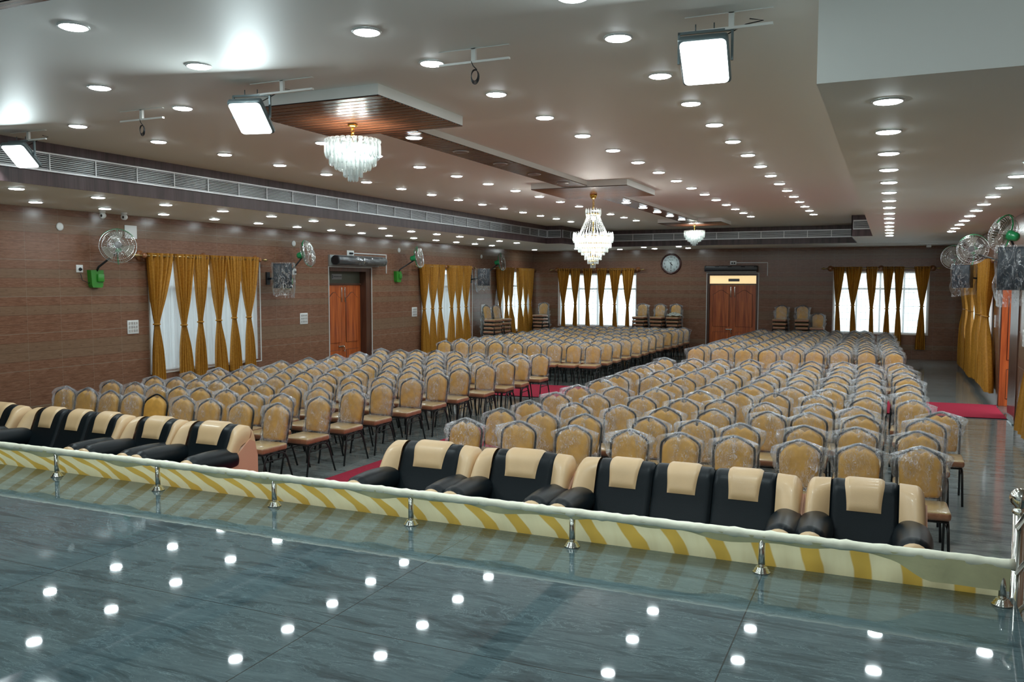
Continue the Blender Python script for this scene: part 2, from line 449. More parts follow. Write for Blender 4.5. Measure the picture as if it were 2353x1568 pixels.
gm, gnt, gb = newmat('window_glass')
gnt.nodes.clear()
_o = gnt.nodes.new('ShaderNodeOutputMaterial'); _t = gnt.nodes.new('ShaderNodeBsdfTransparent')
_g = gnt.nodes.new('ShaderNodeBsdfGlossy'); _g.inputs['Roughness'].default_value = 0.02
_m = gnt.nodes.new('ShaderNodeMixShader'); _m.inputs[0].default_value = 0.08
_t.inputs[0].default_value = (0.92, 0.97, 0.96, 1)
gnt.links.new(_t.outputs[0], _m.inputs[1]); gnt.links.new(_g.outputs[0], _m.inputs[2]); gnt.links.new(_m.outputs[0], _o.inputs[0])
M['glass'] = gm

# ------------------------------------------------------------------ mesh helpers
class MB:
    """collects shapes, then links them as ONE mesh object"""
    def __init__(s): s.v = []; s.f = []; s.mi = []; s.sm = []
    def add(s, verts, faces, mi=0, smooth=False):
        n = len(s.v); s.v += [tuple(q) for q in verts]
        s.f += [tuple(i+n for i in q) for q in faces]
        s.mi += [mi]*len(faces); s.sm += [smooth]*len(faces)
        return s
    def box(s, x0, y0, z0, x1, y1, z1, mi=0):
        v = [(x0,y0,z0),(x1,y0,z0),(x1,y1,z0),(x0,y1,z0),(x0,y0,z1),(x1,y0,z1),(x1,y1,z1),(x0,y1,z1)]
        f = [(0,3,2,1),(4,5,6,7),(0,1,5,4),(1,2,6,5),(2,3,7,6),(3,0,4,7)]
        return s.add(v, f, mi)
    def rbox(s, x0, y0, z0, x1, y1, z1, r=0.02, mi=0, seg=3, mi_side=None):
        """rounded box through bmesh bevel"""
        bm = bmesh.new()
        bmesh.ops.create_cube(bm, size=1.0)
        for v in bm.verts:
            v.co = Vector(((x0+x1)/2+v.co.x*(x1-x0), (y0+y1)/2+v.co.y*(y1-y0), (z0+z1)/2+v.co.z*(z1-z0)))
        bmesh.ops.bevel(bm, geom=list(bm.edges)+list(bm.verts), offset=r, segments=seg, profile=0.5, affect='EDGES')
        bm.verts.index_update()
        n = len(s.v); s.v += [tuple(v.co) for v in bm.verts]
        bm.normal_update()
        for f in bm.faces:
            s.f.append(tuple(v.index+n for v in f.verts))
            k = mi
            if mi_side is not None and f.normal.z < 0.45: k = mi_side
            s.mi.append(k); s.sm.append(True)
        bm.free(); return s
    def tube(s, pts, r, seg=8, mi=0, closed=False, caps=True):
        pts = [Vector(p) for p in pts]; n = len(pts)
        rs = r if isinstance(r, (list, tuple)) else [r]*n
        base = len(s.v); prev = None
        for i, p in enumerate(pts):
            a = pts[(i-1) % n] if (i or closed) else p
            b = pts[(i+1) % n] if (i < n-1 or closed) else p
            t = (b-a).normalized() if (b-a).length > 1e-9 else Vector((0,0,1))
            if prev is None:
                h = Vector((0,0,1)) if abs(t.z) < 0.9 else Vector((1,0,0))
                u = t.cross(h).normalized()
            else:
                u = (prev - t*prev.dot(t))
                u = u.normalized() if u.length > 1e-6 else t.orthogonal().normalized()
            prev = u; w = t.cross(u)
            for k in range(seg):
                a_ = 2*PI*k/seg
                q = p + rs[i]*(math.cos(a_)*u + math.sin(a_)*w)
                s.v.append(tuple(q))
        m = n if closed else n-1
        for i in range(m):
            j = (i+1) % n
            for k in range(seg):
                k2 = (k+1) % seg
                s.f.append((base+i*seg+k, base+i*seg+k2, base+j*seg+k2, base+j*seg+k)); s.mi.append(mi); s.sm.append(True)
        if caps and not closed:
            s.f.append(tuple(base+k for k in range(seg))[::-1]); s.mi.append(mi); s.sm.append(False)
            s.f.append(tuple(base+(n-1)*seg+k for k in range(seg))); s.mi.append(mi); s.sm.append(False)
        return s
    def lathe(s, prof, c=(0,0,0), seg=24, mi=0, axis='z', smooth=True, caps=True):
        """prof: list of (radius, height)"""
        base = len(s.v)
        for r, h in prof:
            for k in range(seg):
                a = 2*PI*k/seg; x, y = r*math.cos(a), r*math.sin(a)
                p = (x, y, h) if axis == 'z' else ((x, h, y) if axis == 'y' else (h, x, y))
                s.v.append((c[0]+p[0], c[1]+p[1], c[2]+p[2]))
        for i in range(len(prof)-1):
            for k in range(seg):
                k2 = (k+1) % seg
                s.f.append((base+i*seg+k, base+i*seg+k2, base+(i+1)*seg+k2, base+(i+1)*seg+k)); s.mi.append(mi); s.sm.append(smooth)
        for i in (0, len(prof)-1):
            if caps and prof[i][0] > 1e-5:
                s.f.append(tuple(base+i*seg+k for k in range(seg))); s.mi.append(mi); s.sm.append(False)
        return s
    def grid(s, nu, nv, fn, mi=0, smooth=True):
        base = len(s.v)
        for j in range(nv+1):
            for i in range(nu+1):
                s.v.append(tuple(fn(i/nu, j/nv)))
        for j in range(nv):
            for i in range(nu):
                a = base+j*(nu+1)+i
                s.f.append((a, a+1, a+nu+2, a+nu+1)); s.mi.append(mi); s.sm.append(smooth)
        return s
    def prism(s, poly, axis, a, b, mi=0):
        """extrude a 2D polygon: axis 'y' -> poly is (x,z); 'x' -> (y,z); 'z' -> (x,y)"""
        n = len(poly)
        def P(q, t): return {'y': (q[0], t, q[1]), 'x': (t, q[0], q[1]), 'z': (q[0], q[1], t)}[axis]
        v = [P(q, a) for q in poly]+[P(q, b) for q in poly]
        f = [tuple(range(n)), tuple(range(2*n-1, n-1, -1))]+[(i, (i+1) % n, n+(i+1) % n, n+i) for i in range(n)]
        return s.add(v, f, mi)
    def xf(s, mat):
        s.v = [tuple(mat @ Vector(q)) for q in s.v]; return s
    def mesh(s, name, mats, fix=True):
        me = bpy.data.meshes.new(name)
        me.from_pydata(s.v, [], s.f)
        for m in (mats if isinstance(mats, (list, tuple)) else [mats]): me.materials.append(m)
        me.polygons.foreach_set('material_index', s.mi)
        me.polygons.foreach_set('use_smooth', s.sm)
        if fix:
            bm = bmesh.new(); bm.from_mesh(me)
            bmesh.ops.remove_doubles(bm, verts=bm.verts, dist=1e-6)
            bmesh.ops.recalc_face_normals(bm, faces=bm.faces)
            bm.to_mesh(me); bm.free()
        me.update()
        return me
    def build(s, name, mats, parent=None, loc=None, fix=True):
        o = bpy.data.objects.new(name, s.mesh(name, mats, fix)); C.objects.link(o)
        if parent is not None: o.parent = parent
        if loc is not None: o.location = loc
        return o

def thing(name, label, cat, loc=(0,0,0), rz=0.0, group=None):
    o = bpy.data.objects.new(name, None); C.objects.link(o)
    o.empty_display_size = 0.1
    o.location = loc; o.rotation_euler = (0, 0, rz)
    o['label'] = label; o['category'] = cat
    if group: o['group'] = group
    return o
def tag(o, label, cat, group=None):
    o['label'] = label; o['category'] = cat
    if group: o['group'] = group
    return o
def struct(o):
    o['kind'] = 'structure'; return o
def kids(o): return [c for c in ALLCH.get(o.name, [])]
def dup(root, loc, rz=0.0, label=None, group=None):
    r = root.copy(); C.objects.link(r); r.location = loc; r.rotation_euler = (0, 0, rz)
    if label: r['label'] = label
    if group: r['group'] = group
    for ch in CH[root]:
        c = ch.copy(); C.objects.link(c); c.parent = r
        for g in CH.get(ch, []):
            d = g.copy(); C.objects.link(d); d.parent = c
    return r
CH = {}
def remember(root):
    """record the children of a finished thing (and of its parts) once, for dup()"""
    CH[root] = [o for o in C.objects if o.parent == root]
    for c in CH[root]: CH[c] = [o for o in C.objects if o.parent == c]
    return root
ORD = ['zeroth','first','second','third','fourth','fifth','sixth','seventh','eighth','ninth','tenth','eleventh','twelfth','thirteenth','fourteenth','fifteenth','sixteenth','seventeenth','eighteenth','nineteenth','twentieth','twenty-first','twenty-second']
def lerp(a, b, t): return a+(b-a)*t
def smooth(t): t = max(0, min(1, t)); return t*t*(3-2*t)
def interp(xs, ys, x):
    if x <= xs[0]: return ys[0]
    for i in range(len(xs)-1):
        if x <= xs[i+1]:
            return lerp(ys[i], ys[i+1], (x-xs[i])/(xs[i+1]-xs[i]))
    return ys[-1]
# ------------------------------------------------------------------ the room
XL, XR, YB, YN = -11.7, 1.9, 28.1, -3.0
ZM, ZS = 3.90, 3.406          # main ceiling, perimeter soffit
XF, YF = -8.99, 25.3          # left and back fascia of the high ceiling
XE, YE = -0.41, 5.12          # right soffit: inner edge, near end
NOTCH_Y = 22.55
STZ, STY, STX = 0.62, 5.08, 0.65
T = 0.25

struct(MB().box(XL-4, YN-1, -0.1, XR+4, YB+4, 0.0).build('floor', M['floor']))

def wall_plane(name, axis, pos, a0, a1, holes, mat, outward):
    """wall along axis ('y' = runs along y at x=pos), thickness outward, rectangular openings"""
    mb = MB()
    cuts = sorted(set([a0, a1]+[h[0] for h in holes]+[h[1] for h in holes]))
    zc = sorted(set([0, 3.95]+[h[2] for h in holes]+[h[3] for h in holes]))
    p0, p1 = sorted((pos, pos+outward*T))
    for i in range(len(cuts)-1):
        c0, c1 = cuts[i], cuts[i+1]
        z0 = None
        for j in range(len(zc)-1):
            za, zb = zc[j], zc[j+1]
            hole = any(h[0] <= c0+1e-6 and h[1] >= c1-1e-6 and h[2] <= za+1e-6 and h[3] >= zb-1e-6 for h in holes)
            if hole: continue
            if axis == 'y': mb.box(p0, c0, za, p1, c1, zb)
            else: mb.box(c0, p0, za, c1, p1, zb)
    return struct(mb.build(name, mat, fix=False))

WINL = [(10.81, 13.62, 0.70, 2.72), (20.15, 23.2, 0.64, 2.70), (25.07, 27.90, 0.64, 2.70)]
DOORL = (15.95, 17.68, 0.0, 2.64)
WINB = [(-10.73, -7.91, 0.78, 2.60), (-1.60, 1.06, 0.75, 2.64)]
DOORB = (-5.50, -3.87, 0.0, 2.60)
WINR = [(19.4, 26.4, 0.6, 2.70), (10.6, 14.0, 0.6, 2.70)]
DOORR = (15.55, 18.15, 0.0, 2.45)
wall_plane('wall_left', 'y', XL, YN-T, YB+T, WINL+[DOORL], M['tile'], -1)
wall_plane('wall_back', 'x', YB, XL-T, XR+T, WINB+[DOORB], M['tile'], 1)
wall_plane('wall_right', 'y', XR, YN-T, YB+T, WINR+[DOORR], M['tile'], 1)
struct(MB().box(XL-T, YN-T, 0, XR+T, YN, 3.95).build('wall_near', M['paint']))

# ceiling: the high slab, and the dropped soffit round it
struct(MB().box(XL-T, YN-T, ZM, XR+T, YB+T, ZM+0.15).build('ceiling', M['paint']))
struct(MB().box(XL, YN, ZS, XF, YB, ZM).build('ceiling_soffit_left', M['paint']))
struct(MB().box(XF, YF, ZS, XE, YB, ZM).build('ceiling_soffit_back', M['paint']))
struct(MB().box(XE, YE, ZS, XR, YB, ZM).build('ceiling_soffit_right', M['paint']))
nb = MB()
nb.box(XF, NOTCH_Y, ZS, -8.54, YF, ZM)
nb.box(-0.86, 21.8, ZS, XE, YF, ZM)
struct(nb.build('ceiling_soffit_corner', M['paint']))

# purple-brown laminate facing of the soffit drop (2 cm proud)
tr = MB(); e = 0.018
tr.box(XF, YN, ZS-0.004, XF+e, NOTCH_Y, ZM)
tr.box(XF, NOTCH_Y-e, ZS-0.004, -8.54, NOTCH_Y, ZM)
tr.box(-8.54, NOTCH_Y-e, ZS-0.004, -8.54+e, YF, ZM)
tr.box(-8.54, YF-e, ZS-0.004, -0.86, YF, ZM)
tr.box(-0.86-e, 21.8-e, ZS-0.004, -0.86, YF, ZM)
tr.box(-0.86-e, 21.8-e, ZS-0.004, XE, 21.8, ZM)
struct(tr.build('trim_1', M['lam']))

# stage platform and the steps beside it
st = MB().box(XL, YN, 0, STX, STY, STZ)
struct(st.build('floor_stage', M['stage']))
sb = MB()
for i in range(4):
    sb.box(STX+0.003, YN, 0.155*i, XR-0.003, 5.25-0.30*i, 0.155*(i+1))
struct(sb.build('stairs', M['stage']))

# ---- windows
def window(idx, axis, pos, out, a0, a1, z0, z1, nm=4):
    """frame, mullions, grille bars and a pane, set in the middle of the wall's thickness"""
    c = pos+out*0.17
    def B(mb, u0, zz0, u1, zz1, t):
        if axis == 'y': mb.box(c-t/2, u0, zz0, c+t/2, u1, zz1)
        else: mb.box(u0, c-t/2, zz0, u1, c+t/2, zz1)
    f = MB(); w = 0.05
    B(f, a0, z0, a1, z0+w, 0.07); B(f, a0, z1-w, a1, z1, 0.07)
    B(f, a0, z0+w, a0+w, z1-w, 0.07); B(f, a1-w, z0+w, a1, z1-w, 0.07)
    for i in range(1, nm):
        u = lerp(a0, a1, i/nm); B(f, u-0.025, z0+w, u+0.025, z1-w, 0.07)
    zt = z1-0.52
    B(f, a0+w, zt-0.03, a1-w, zt+0.03, 0.068)
    fr = struct(f.build('window_%d' % idx, M['winframe'], fix=False))
    g = MB()
    if axis == 'y': g.box(c-0.004, a0+w, z0+w, c+0.004, a1-w, z1-w)
    else: g.box(a0+w, c-0.004, z0+w, a1-w, c+0.004, z1-w)
    g.build('pane', M['glass'], fr)
    gb_ = MB(); cc = c+out*0.06
    n = int((a1-a0)/0.13)
    for i in range(1, n):
        u = lerp(a0, a1, i/n)
        if axis == 'y': gb_.box(cc-0.005, u-0.005, z0, cc+0.005, u+0.005, z1)
        else: gb_.box(u-0.005, cc-0.005, z0, u+0.005, cc+0.005, z1)
    k = int((z1-z0)/0.2)
    for j in range(1, k):
        zz = lerp(z0, z1, j/k)
        if axis == 'y': gb_.box(cc-0.006, a0, zz-0.006, cc+0.006, a1, zz+0.006)
        else: gb_.box(a0, cc-0.006, zz-0.006, a1, cc+0.006, zz+0.006)
    gb_.build('grille_bars', M['winframe'], fr, fix=False)
    # thin white tile edging round the opening on the room side
    t = MB(); ew = 0.018; p0, p1 = sorted((pos, pos-out*0.012))
    def E(u0, zz0, u1, zz1):
        if axis == 'y': t.box(p0, u0, zz0, p1, u1, zz1)
        else: t.box(u0, p0, zz0, u1, p1, zz1)
    E(a0-ew, z0-ew, a1+ew, z0); E(a0-ew, z1, a1+ew, z1+ew); E(a0-ew, z0, a0, z1); E(a1, z0, a1+ew, z1)
    t.build('edging', M['trim'], fr, fix=False)
    return fr

wi = 1
for h in WINL: window(wi, 'y', XL, -1, *h); wi += 1
for h in WINB: window(wi, 'x', YB, 1, *h); wi += 1
for h in WINR: window(wi, 'y', XR, 1, *h); wi += 1

# ---- doors
def text_mesh(body, size, mat, name='lettering', parent=None, loc=(0,0,0), rot=(0,0,0), extrude=0.001, align='CENTER'):
    cu = bpy.data.curves.new('t', 'FONT'); cu.body = body; cu.size = size; cu.extrude = extrude
    cu.align_x = align; cu.align_y = 'CENTER'
    o = bpy.data.objects.new('t', cu); C.objects.link(o)
    dg = bpy.context.evaluated_depsgraph_get()
    me = bpy.data.meshes.new_from_object(o.evaluated_get(dg))
    bpy.data.objects.remove(o)
    me.materials.clear(); me.materials.append(mat)
    n = bpy.data.objects.new(name, me); C.objects.link(n)
    n.parent = parent; n.location = loc; n.rotation_euler = rot
    return n

def leaf_mesh(w, h, hinge):
    """door leaf in local x (0..w), z (0..h), front at y=0 facing -y, raised panel with a wavy arched top"""
    mb = MB(); t = 0.04
    mb.box(0, 0, 0, w, t, h)
    px0, px1 = 0.11, w-0.11
    def arch(x):
        s = (x-px0)/(px1-px0)
        return h-0.30+0.13*math.sin(PI*s)**2
    # lower panel
    def panel(poly, inset=0.03):
        mb.prism(poly, 'y', -0.012, 0.0)
        cx_ = sum(p[0] for p in poly)/len(poly); cz_ = sum(p[1] for p in poly)/len(poly)
    lowp = [(px0, 0.14), (px1, 0.14), (px1, 0.68), (px0, 0.68)]
    panel(lowp)
    upp = [(px0, 0.86), (px1, 0.86)]+[(lerp(px1, px0, i/14), arch(lerp(px1, px0, i/14))) for i in range(15)]
    panel(upp)
    return mb, lowp, upp

def door_pair(name, width, leafh, pull_top=True):
    """two leaves in local coords: x from -w/2..w/2, facing -y; returns list of leaf objects"""
    out = []
    for sgn in (-1, 1):
        w = width/2-0.004
        mb, lowp, upp = leaf_mesh(w, leafh, sgn)
        lf = mb.build('door_leaf', M['door'])
        lf.location = (-width/2+0.002 if sgn < 0 else 0.002, 0, 0)
        gv = MB()
        for poly in (lowp, upp):
            gv.tube([(p[0], -0.004, p[1]) for p in poly], 0.010, 6, closed=True)
        gv.build('panel_moulding', M['groove'], lf)
        bo = MB(); bx = w-0.06 if sgn < 0 else 0.06
        bo.rbox(bx-0.012, -0.022, leafh-0.40, bx+0.012, 0, leafh-0.05, 0.005)
        bo.build('tower_bolt', M['steel'], lf)
        out.append(lf)
    # aldrop handle across the meeting stiles
    hd = MB()
    hd.rbox(width/2-0.22, -0.03, 0.755, width/2+0.0, 0, 0.785, 0.006)
    hd.tube([(width/2-0.06, -0.03, 0.77), (width/2-0.06, -0.06, 0.77), (width/2-0.03, -0.06, 0.72), (width/2-0.03, -0.06, 0.69)], 0.012, 8)
    hd.lathe([(0.0, -0.07), (0.018, -0.068), (0.022, -0.05), (0.012, -0.03), (0.012, 0)], (width/2-0.03, 0, 0.66), 12, axis='y')
    hd.build('door_handle', M['steel'], out[0])
    return out

def place_parent(objs, root, mat4):
    for o in objs:
        o.matrix_world = mat4 @ Matrix.Translation(o.location)
        o.parent = root
def frame_mesh(a0, a1, z1, depth0, depth1, w=0.07):
    mb = MB()
    mb.box(a0, depth0, 0, a0+w, depth1, z1); mb.box(a1-w, depth0, 0, a1, depth1, z1)
    mb.box(a0+w, depth0, z1-w, a1-w, depth1, z1)
    return mb

# door_2: back wall
dx0, dx1, dz1 = DOORB[0], DOORB[1], DOORB[3]
fb = frame_mesh(dx0, dx1, dz1, YB+0.03, YB+0.20)
fb.box(dx0+0.07, YB+0.05, 2.23, dx1-0.07, YB+0.16, 2.27)
d2 = struct(fb.build('door_2', M['doorframe'], fix=False))
ls = door_pair('d', dx1-dx0-0.15, 2.22)
place_parent(ls, d2, Matrix.Translation(((dx0+dx1)/2, YB+0.08, 0.005)))
MB().box(dx0+0.07, YB+0.10, 2.27, dx1-0.07, YB+0.12, dz1-0.07).build('transom_panel', M['transomglow'], d2)
sg = MB().box(-4.83, YB+0.09, 2.34, -4.48, YB+0.10, 2.43).build('sign', M['signgrey'], d2)
text_mesh('<  WAY TO DINING', 0.042, M['signdark'], 'lettering', sg, (-4.655, YB+0.088, 2.385), (PI/2, 0, 0))
ed = MB(); ew = 0.022
ed.box(dx0-ew, YB-0.012, 0, dx0, YB, dz1); ed.box(dx1, YB-0.012, 0, dx1+ew, YB, dz1); ed.box(dx0-ew, YB-0.012, dz1, dx1+ew, YB, dz1+ew)
ed.build('edging', M['trim'], d2, fix=False)
struct(MB().box(dx0-0.3, YB+T, 0, dx1+0.3, YB+T+0.03, 2.9).build('wall_behind_back_door', M['paint']))

# door_1: left wall, set back in a deep reveal
ly0, ly1, lz1 = DOORL[0], DOORL[1], DOORL[3]
R90 = Matrix.Rotation(PI/2, 4, 'Z')        # local -y faces +x
fl = MB()
fl.box(XL-0.24, ly0, 0, XL-0.14, ly0+0.07, lz1); fl.box(XL-0.24, ly1-0.20, 0, XL-0.02, ly1, lz1)
fl.box(XL-0.24, ly0+0.07, lz1-0.09, XL-0.02, ly1-0.20, lz1)
fl.box(XL-0.24, ly0+0.07, 2.23, XL-0.16, ly1-0.20, 2.27)
d1 = struct(fl.build('door_1', M['doorframe'], fix=False))
ls = door_pair('d', 1.44, 2.22)
place_parent(ls, d1, Matrix.Translation((XL-0.19, 16.755, 0.005)) @ R90)
MB().box(XL-0.225, ly0+0.07, 2.27, XL-0.205, ly1-0.20, lz1-0.09).build('transom_panel', M['transomgrey'], d1)
sg = MB().box(XL-0.205, 16.33, 2.36, XL-0.195, 16.73, 2.49).build('sign', M['grey'], d1)
sg2 = text_mesh('EMERGENCY EXIT', 0.040, M['signdark'], 'lettering', sg, (XL-0.193, 16.56, 2.425), (PI/2, 0, PI/2))
MB().box(XL-0.1945, 16.35, 2.385, XL-0.192, 16.375, 2.465).build('pictogram', M['signdark'], sg)
ed = MB()
ed.box(XL, ly0-ew, 0, XL+0.012, ly0, lz1); ed.box(XL, ly1, 0, XL+0.012, ly1+ew, lz1); ed.box(XL, ly0-ew, lz1, XL+0.012, ly1+ew, lz1+ew)
ed.build('edging', M['trim'], d1, fix=False)
struct(MB().box(XL-T-0.05, ly0-0.3, 0, XL-T-0.02, ly1+0.3, 2.9).build('wall_behind_left_door', M['paint']))

# door_3: right wall, standing open on an orange lit porch
fr_ = MB()
fr_.box(XR-0.02, DOORR[1]-0.24, 0, XR+0.02, DOORR[1], DOORR[3]); fr_.box(XR-0.02, DOORR[0], 0, XR+0.10, DOORR[0]+0.10, DOORR[3])
fr_.box(XR-0.02, DOORR[0]+0.10, DOORR[3]-0.1, XR+0.02, DOORR[1]-0.24, DOORR[3])
d3 = struct(fr_.build('door_3', M['doorframe'], fix=False))
ls = door_pair('d', 2.2, 2.3)
# far leaf swung straight out into the daylight, near leaf nearly closed
ls[0].matrix_world = Matrix.Translation((XR+0.0, DOORR[1]-0.25, 0.02)) @ Matrix.Rotation(rad(0), 4, 'Z'); ls[0].parent = d3
ls[1].matrix_world = Matrix.Translation((XR+0.09, DOORR[0]+0.12, 0.02)) @ Matrix.Rotation(rad(92), 4, 'Z') @ Matrix.Translation((0, 0, 0)); ls[1].parent = d3
ls[1].data.materials[0] = M['doorframe']  # darker wood puts the near leaf's shade into its colour
MB().box(XR-0.012, DOORR[1], 0, XR, DOORR[1]+0.022, DOORR[3]+0.02).build('edging', M['trim'], d3)
struct(MB().box(XR+T, 14.5, 0, XR+3.2, 14.6, 3).box(XR+3.1, 14.6, 0, XR+3.2, 20.5, 3).box(XR+T+0.1, 20.4, 0, XR+3.1, 20.5, 3).build('wall_porch', M['terracotta']))
struct(MB().box(XR-0.04, DOORR[0]+0.1, 0.0, XR+0.26, DOORR[1]-0.28, 0.02).build('trim_2', M['stage']))

struct(MB().box(XL-3.6, 6, 0, XL-3.5, 31, 2.6).build('wall_added_outside', M['grey']))  # unseen wall, added to dim the daylight behind the left windows
# ---- air grilles set in the laminate band
def grille(name, label, p0, p1, normal, z0=3.585, z1=3.765, mod=0.62):
    """linear bar grille between two plan points; normal = 2D unit facing the room"""
    p0 = Vector(p0); p1 = Vector(p1); L = (p1-p0).length; d = (p1-p0)/L; n = Vector(normal)
    t = thing(name, label, 'air vent')
    def bx(mb, a, b, za, zb, off0, off1):
        q = [p0+d*a+n*off0, p0+d*b+n*off0, p0+d*b+n*off1, p0+d*a+n*off1]
        v = [(c.x, c.y, za) for c in q]+[(c.x, c.y, zb) for c in q]
        mb.add(v, [(0,3,2,1),(4,5,6,7),(0,1,5,4),(1,2,6,5),(2,3,7,6),(3,0,4,7)])
    bk = MB(); bx(bk, 0, L, z0, z1, 0.001, 0.004); bk.build('backing', M['grilledark'], t)
    f = MB(); bx(f, 0, L, z0-0.02, z0, 0, 0.026); bx(f, 0, L, z1, z1+0.02, 0, 0.026)
    k = max(1, round(L/mod))
    for i in range(k+1):
        a = L*i/k; bx(f, max(0, a-0.007), min(L, a+0.007), z0, z1, 0.004, 0.026)
    f.build('frame', M['alu'], t, fix=False)
    s = MB(); m = 8
    for j in range(m):
        z = lerp(z0, z1, (j+0.5)/m); bx(s, 0, L, z-0.003, z+0.003, 0.004, 0.018)
    s.build('louvre', M['alu'], t, fix=False)
    return t
e2 = e+0.001
grille('air_grille', 'long aluminium bar grille in the purple-brown band above the left wall', (XF+e2, 0.0), (XF+e2, NOTCH_Y-0.05), (1, 0))
grille('air_grille', 'short aluminium grille on the step of the band in the far left corner', (XF+e2+0.03, NOTCH_Y-e2), (-8.54, NOTCH_Y-e2), (0, -1))
grille('air_grille', 'aluminium grille running back to the far left corner beyond the step', (-8.54+e2, NOTCH_Y+0.02), (-8.54+e2, YF-0.05), (1, 0))
grille('air_grille', 'aluminium bar grille in the dark band along the far wall above the clock', (-8.5, YF-e2), (-0.90, YF-e2), (0, -1))
grille('air_grille', 'short aluminium grille beside the right soffit at the far end', (-0.84, 21.8-e2), (XE-0.02, 21.8-e2), (0, -1))

# ---- dropped wooden ceiling panels with the joining strip
def ceiling_panel(x0, x1, y0, y1, label):
    z0 = 3.80
    o = thing('ceiling_panel', label, 'ceiling panel', ((x0+x1)/2, (y0+y1)/2, ZM))
    mb = MB().box(x0-(x0+x1)/2, y0-(y0+y1)/2, z0-ZM+0.012, x1-(x0+x1)/2, y1-(y0+y1)/2, 0)
    mb.build('surround', M['paint'], o)
    pb = MB().box(x0, y0, z0+0.007, x1, y1, z0+0.012, 1)
    k = int(round((y1-y0)/0.105))
    for i in range(k):
        pb.box(x0, lerp(y0, y1, i/k)+0.009, z0, x1, lerp(y0, y1, (i+1)/k)-0.009, z0+0.008)
    p = pb.build('planking', [M['plank'], M['grilledark']], fix=False); p.parent = o; p.matrix_parent_inverse = Matrix.Translation(o.location).inverted()
    return o
ceiling_panel(-5.36, -3.84, 1.70, 3.25, 'corner of a grooved wooden ceiling panel above the stage, top left of photo')
ceiling_panel(-5.36, -3.84, 5.93, 7.42, 'large dropped wooden ceiling panel holding the nearest chandelier')
ceiling_panel(-5.40, -3.78, 12.85, 14.55, 'dropped wooden ceiling panel holding the tall middle chandelier')
ceiling_panel(-5.45, -3.85, 21.3, 22.7, 'dropped wooden ceiling panel holding the farthest chandelier')
def strip(y0, y1, label):
    o = thing('ceiling_strip', label, 'ceiling panel', (-4.63, (y0+y1)/2, ZM))
    MB().box(-0.22, -(y1-y0)/2, 3.832-ZM, 0.20, (y1-y0)/2, 0).build('surround', M['paint'], o)
    pb = MB().box(-4.85, y0, 3.827, -4.43, y1, 3.832, 1)
    k = int(round((y1-y0)/0.105))
    for i in range(k):
        pb.box(-4.85, lerp(y0, y1, i/k)+0.009, 3.82, -4.43, lerp(y0, y1, (i+1)/k)-0.009, 3.828)
    p = pb.build('planking', [M['plank'], M['grilledark']], fix=False); p.parent = o
    p.matrix_parent_inverse = Matrix.Translation(o.location).inverted()
strip(7.42, 12.85, 'narrow grooved wooden ceiling strip between the first and second wooden panels')
strip(14.55, 21.3, 'narrow grooved wooden ceiling strip between the second and third wooden panels')

# ---- recessed ceiling lights
def dl_meshes(r, on):
    f = MB().lathe([(r, -0.001), (r+0.013, -0.001), (r+0.015, -0.006), (r+0.005, -0.012), (r, -0.010)], seg=28, caps=False)
    d = MB().lathe([(0.0005, -0.0195), (r*0.5, -0.019), (r*0.85, -0.017), (r*0.97, -0.0135), (r, -0.008)], seg=28, caps=False)
    return f.mesh('rim', M['white']), d.mesh('diffuser', M['lamp'] if on else M['lampoff'])
DLM = {True: dl_meshes(0.082, True), False: dl_meshes(0.082, False)}
def downlight(x, y, z, label, group, on=True):
    t = thing('ceiling_light', label, 'ceiling light', (x, y, z), 0, group)
    for nm, me in zip(('rim', 'diffuser'), DLM[on]):
        o = bpy.data.objects.new(nm, me); C.objects.link(o); o.parent = t
def row(x, ys, z, where, group, on=True):
    for i, y in enumerate(ys):
        xx = x(y) if callable(x) else x
        o = 'unlit' if not on else 'lit'
        downlight(xx, y, z, '%s ceiling light, %s from camera end in %s' % (o, ORD[i+1], where), group, on)
row(-1.68, [-1.0, 0.13, 1.25, 2.36, 3.48, 4.60]+[5.47+1.113*k for k in range(15)], ZM, 'the row nearest right soffit', 'lights in the high ceiling')  # nearest lights here are unseen, added to light the stage skirt
row(-3.12, [-1.0, 0.13, 1.25, 2.36, 3.5, 4.69]+[5.54+1.113*k for k in range(15)], ZM, 'the row right of wooden panels', 'lights in the high ceiling')  # row carried on out of view with added lights for the skirt
row(-4.75, [-1.0, 0.2, 3.85, 4.91], ZM, 'the row before the wooden panel', 'lights in the high ceiling')  # the ones farthest behind are unseen, added for light on the stage
row(-6.02, [-0.6, 0.6, 1.7, 2.9, 4.0, 5.11, 6.01]+[7.03+1.10*k for k in range(14)], ZM, 'the row left of wooden panels', 'lights in the high ceiling')  # camera end of this row is unseen, added to brighten the cloth
row(-7.70, [0.6, 1.7, 2.9, 4.05]+[5.2+1.055*k for k in range(16)], ZM, 'the row nearest the left grille', 'lights in the high ceiling')  # starts with added lights, out of view, that brighten the stage
row(-4.63, [7.83], 3.82, 'the strip behind the nearest chandelier', 'lights in the wooden strips')
row(-4.63, [8.9, 10.0, 11.14, 12.27], 3.82, 'the nearer wooden strip', 'lights in the wooden strips', on=False)
row(-4.63, [15.7, 16.9, 18.05, 19.2, 20.4], 3.82, 'the strip behind the middle chandelier', 'lights in the wooden strips')
row(-10.90, [8.136+1.139*k for k in range(14)], ZS, 'the row against the left wall', 'lights in the left soffit')
row(-9.54, [6.88+1.139*k for k in range(14)], ZS, 'the row under the long left grille', 'lights in the left soffit')
row(-0.044, [5.746+1.139*k for k in range(15)], ZS, 'the inner row of the right soffit', 'lights in the right soffit')
row(1.172, [7.95+1.139*k for k in range(12)], ZS, 'the row beside the right wall', 'lights in the right soffit')
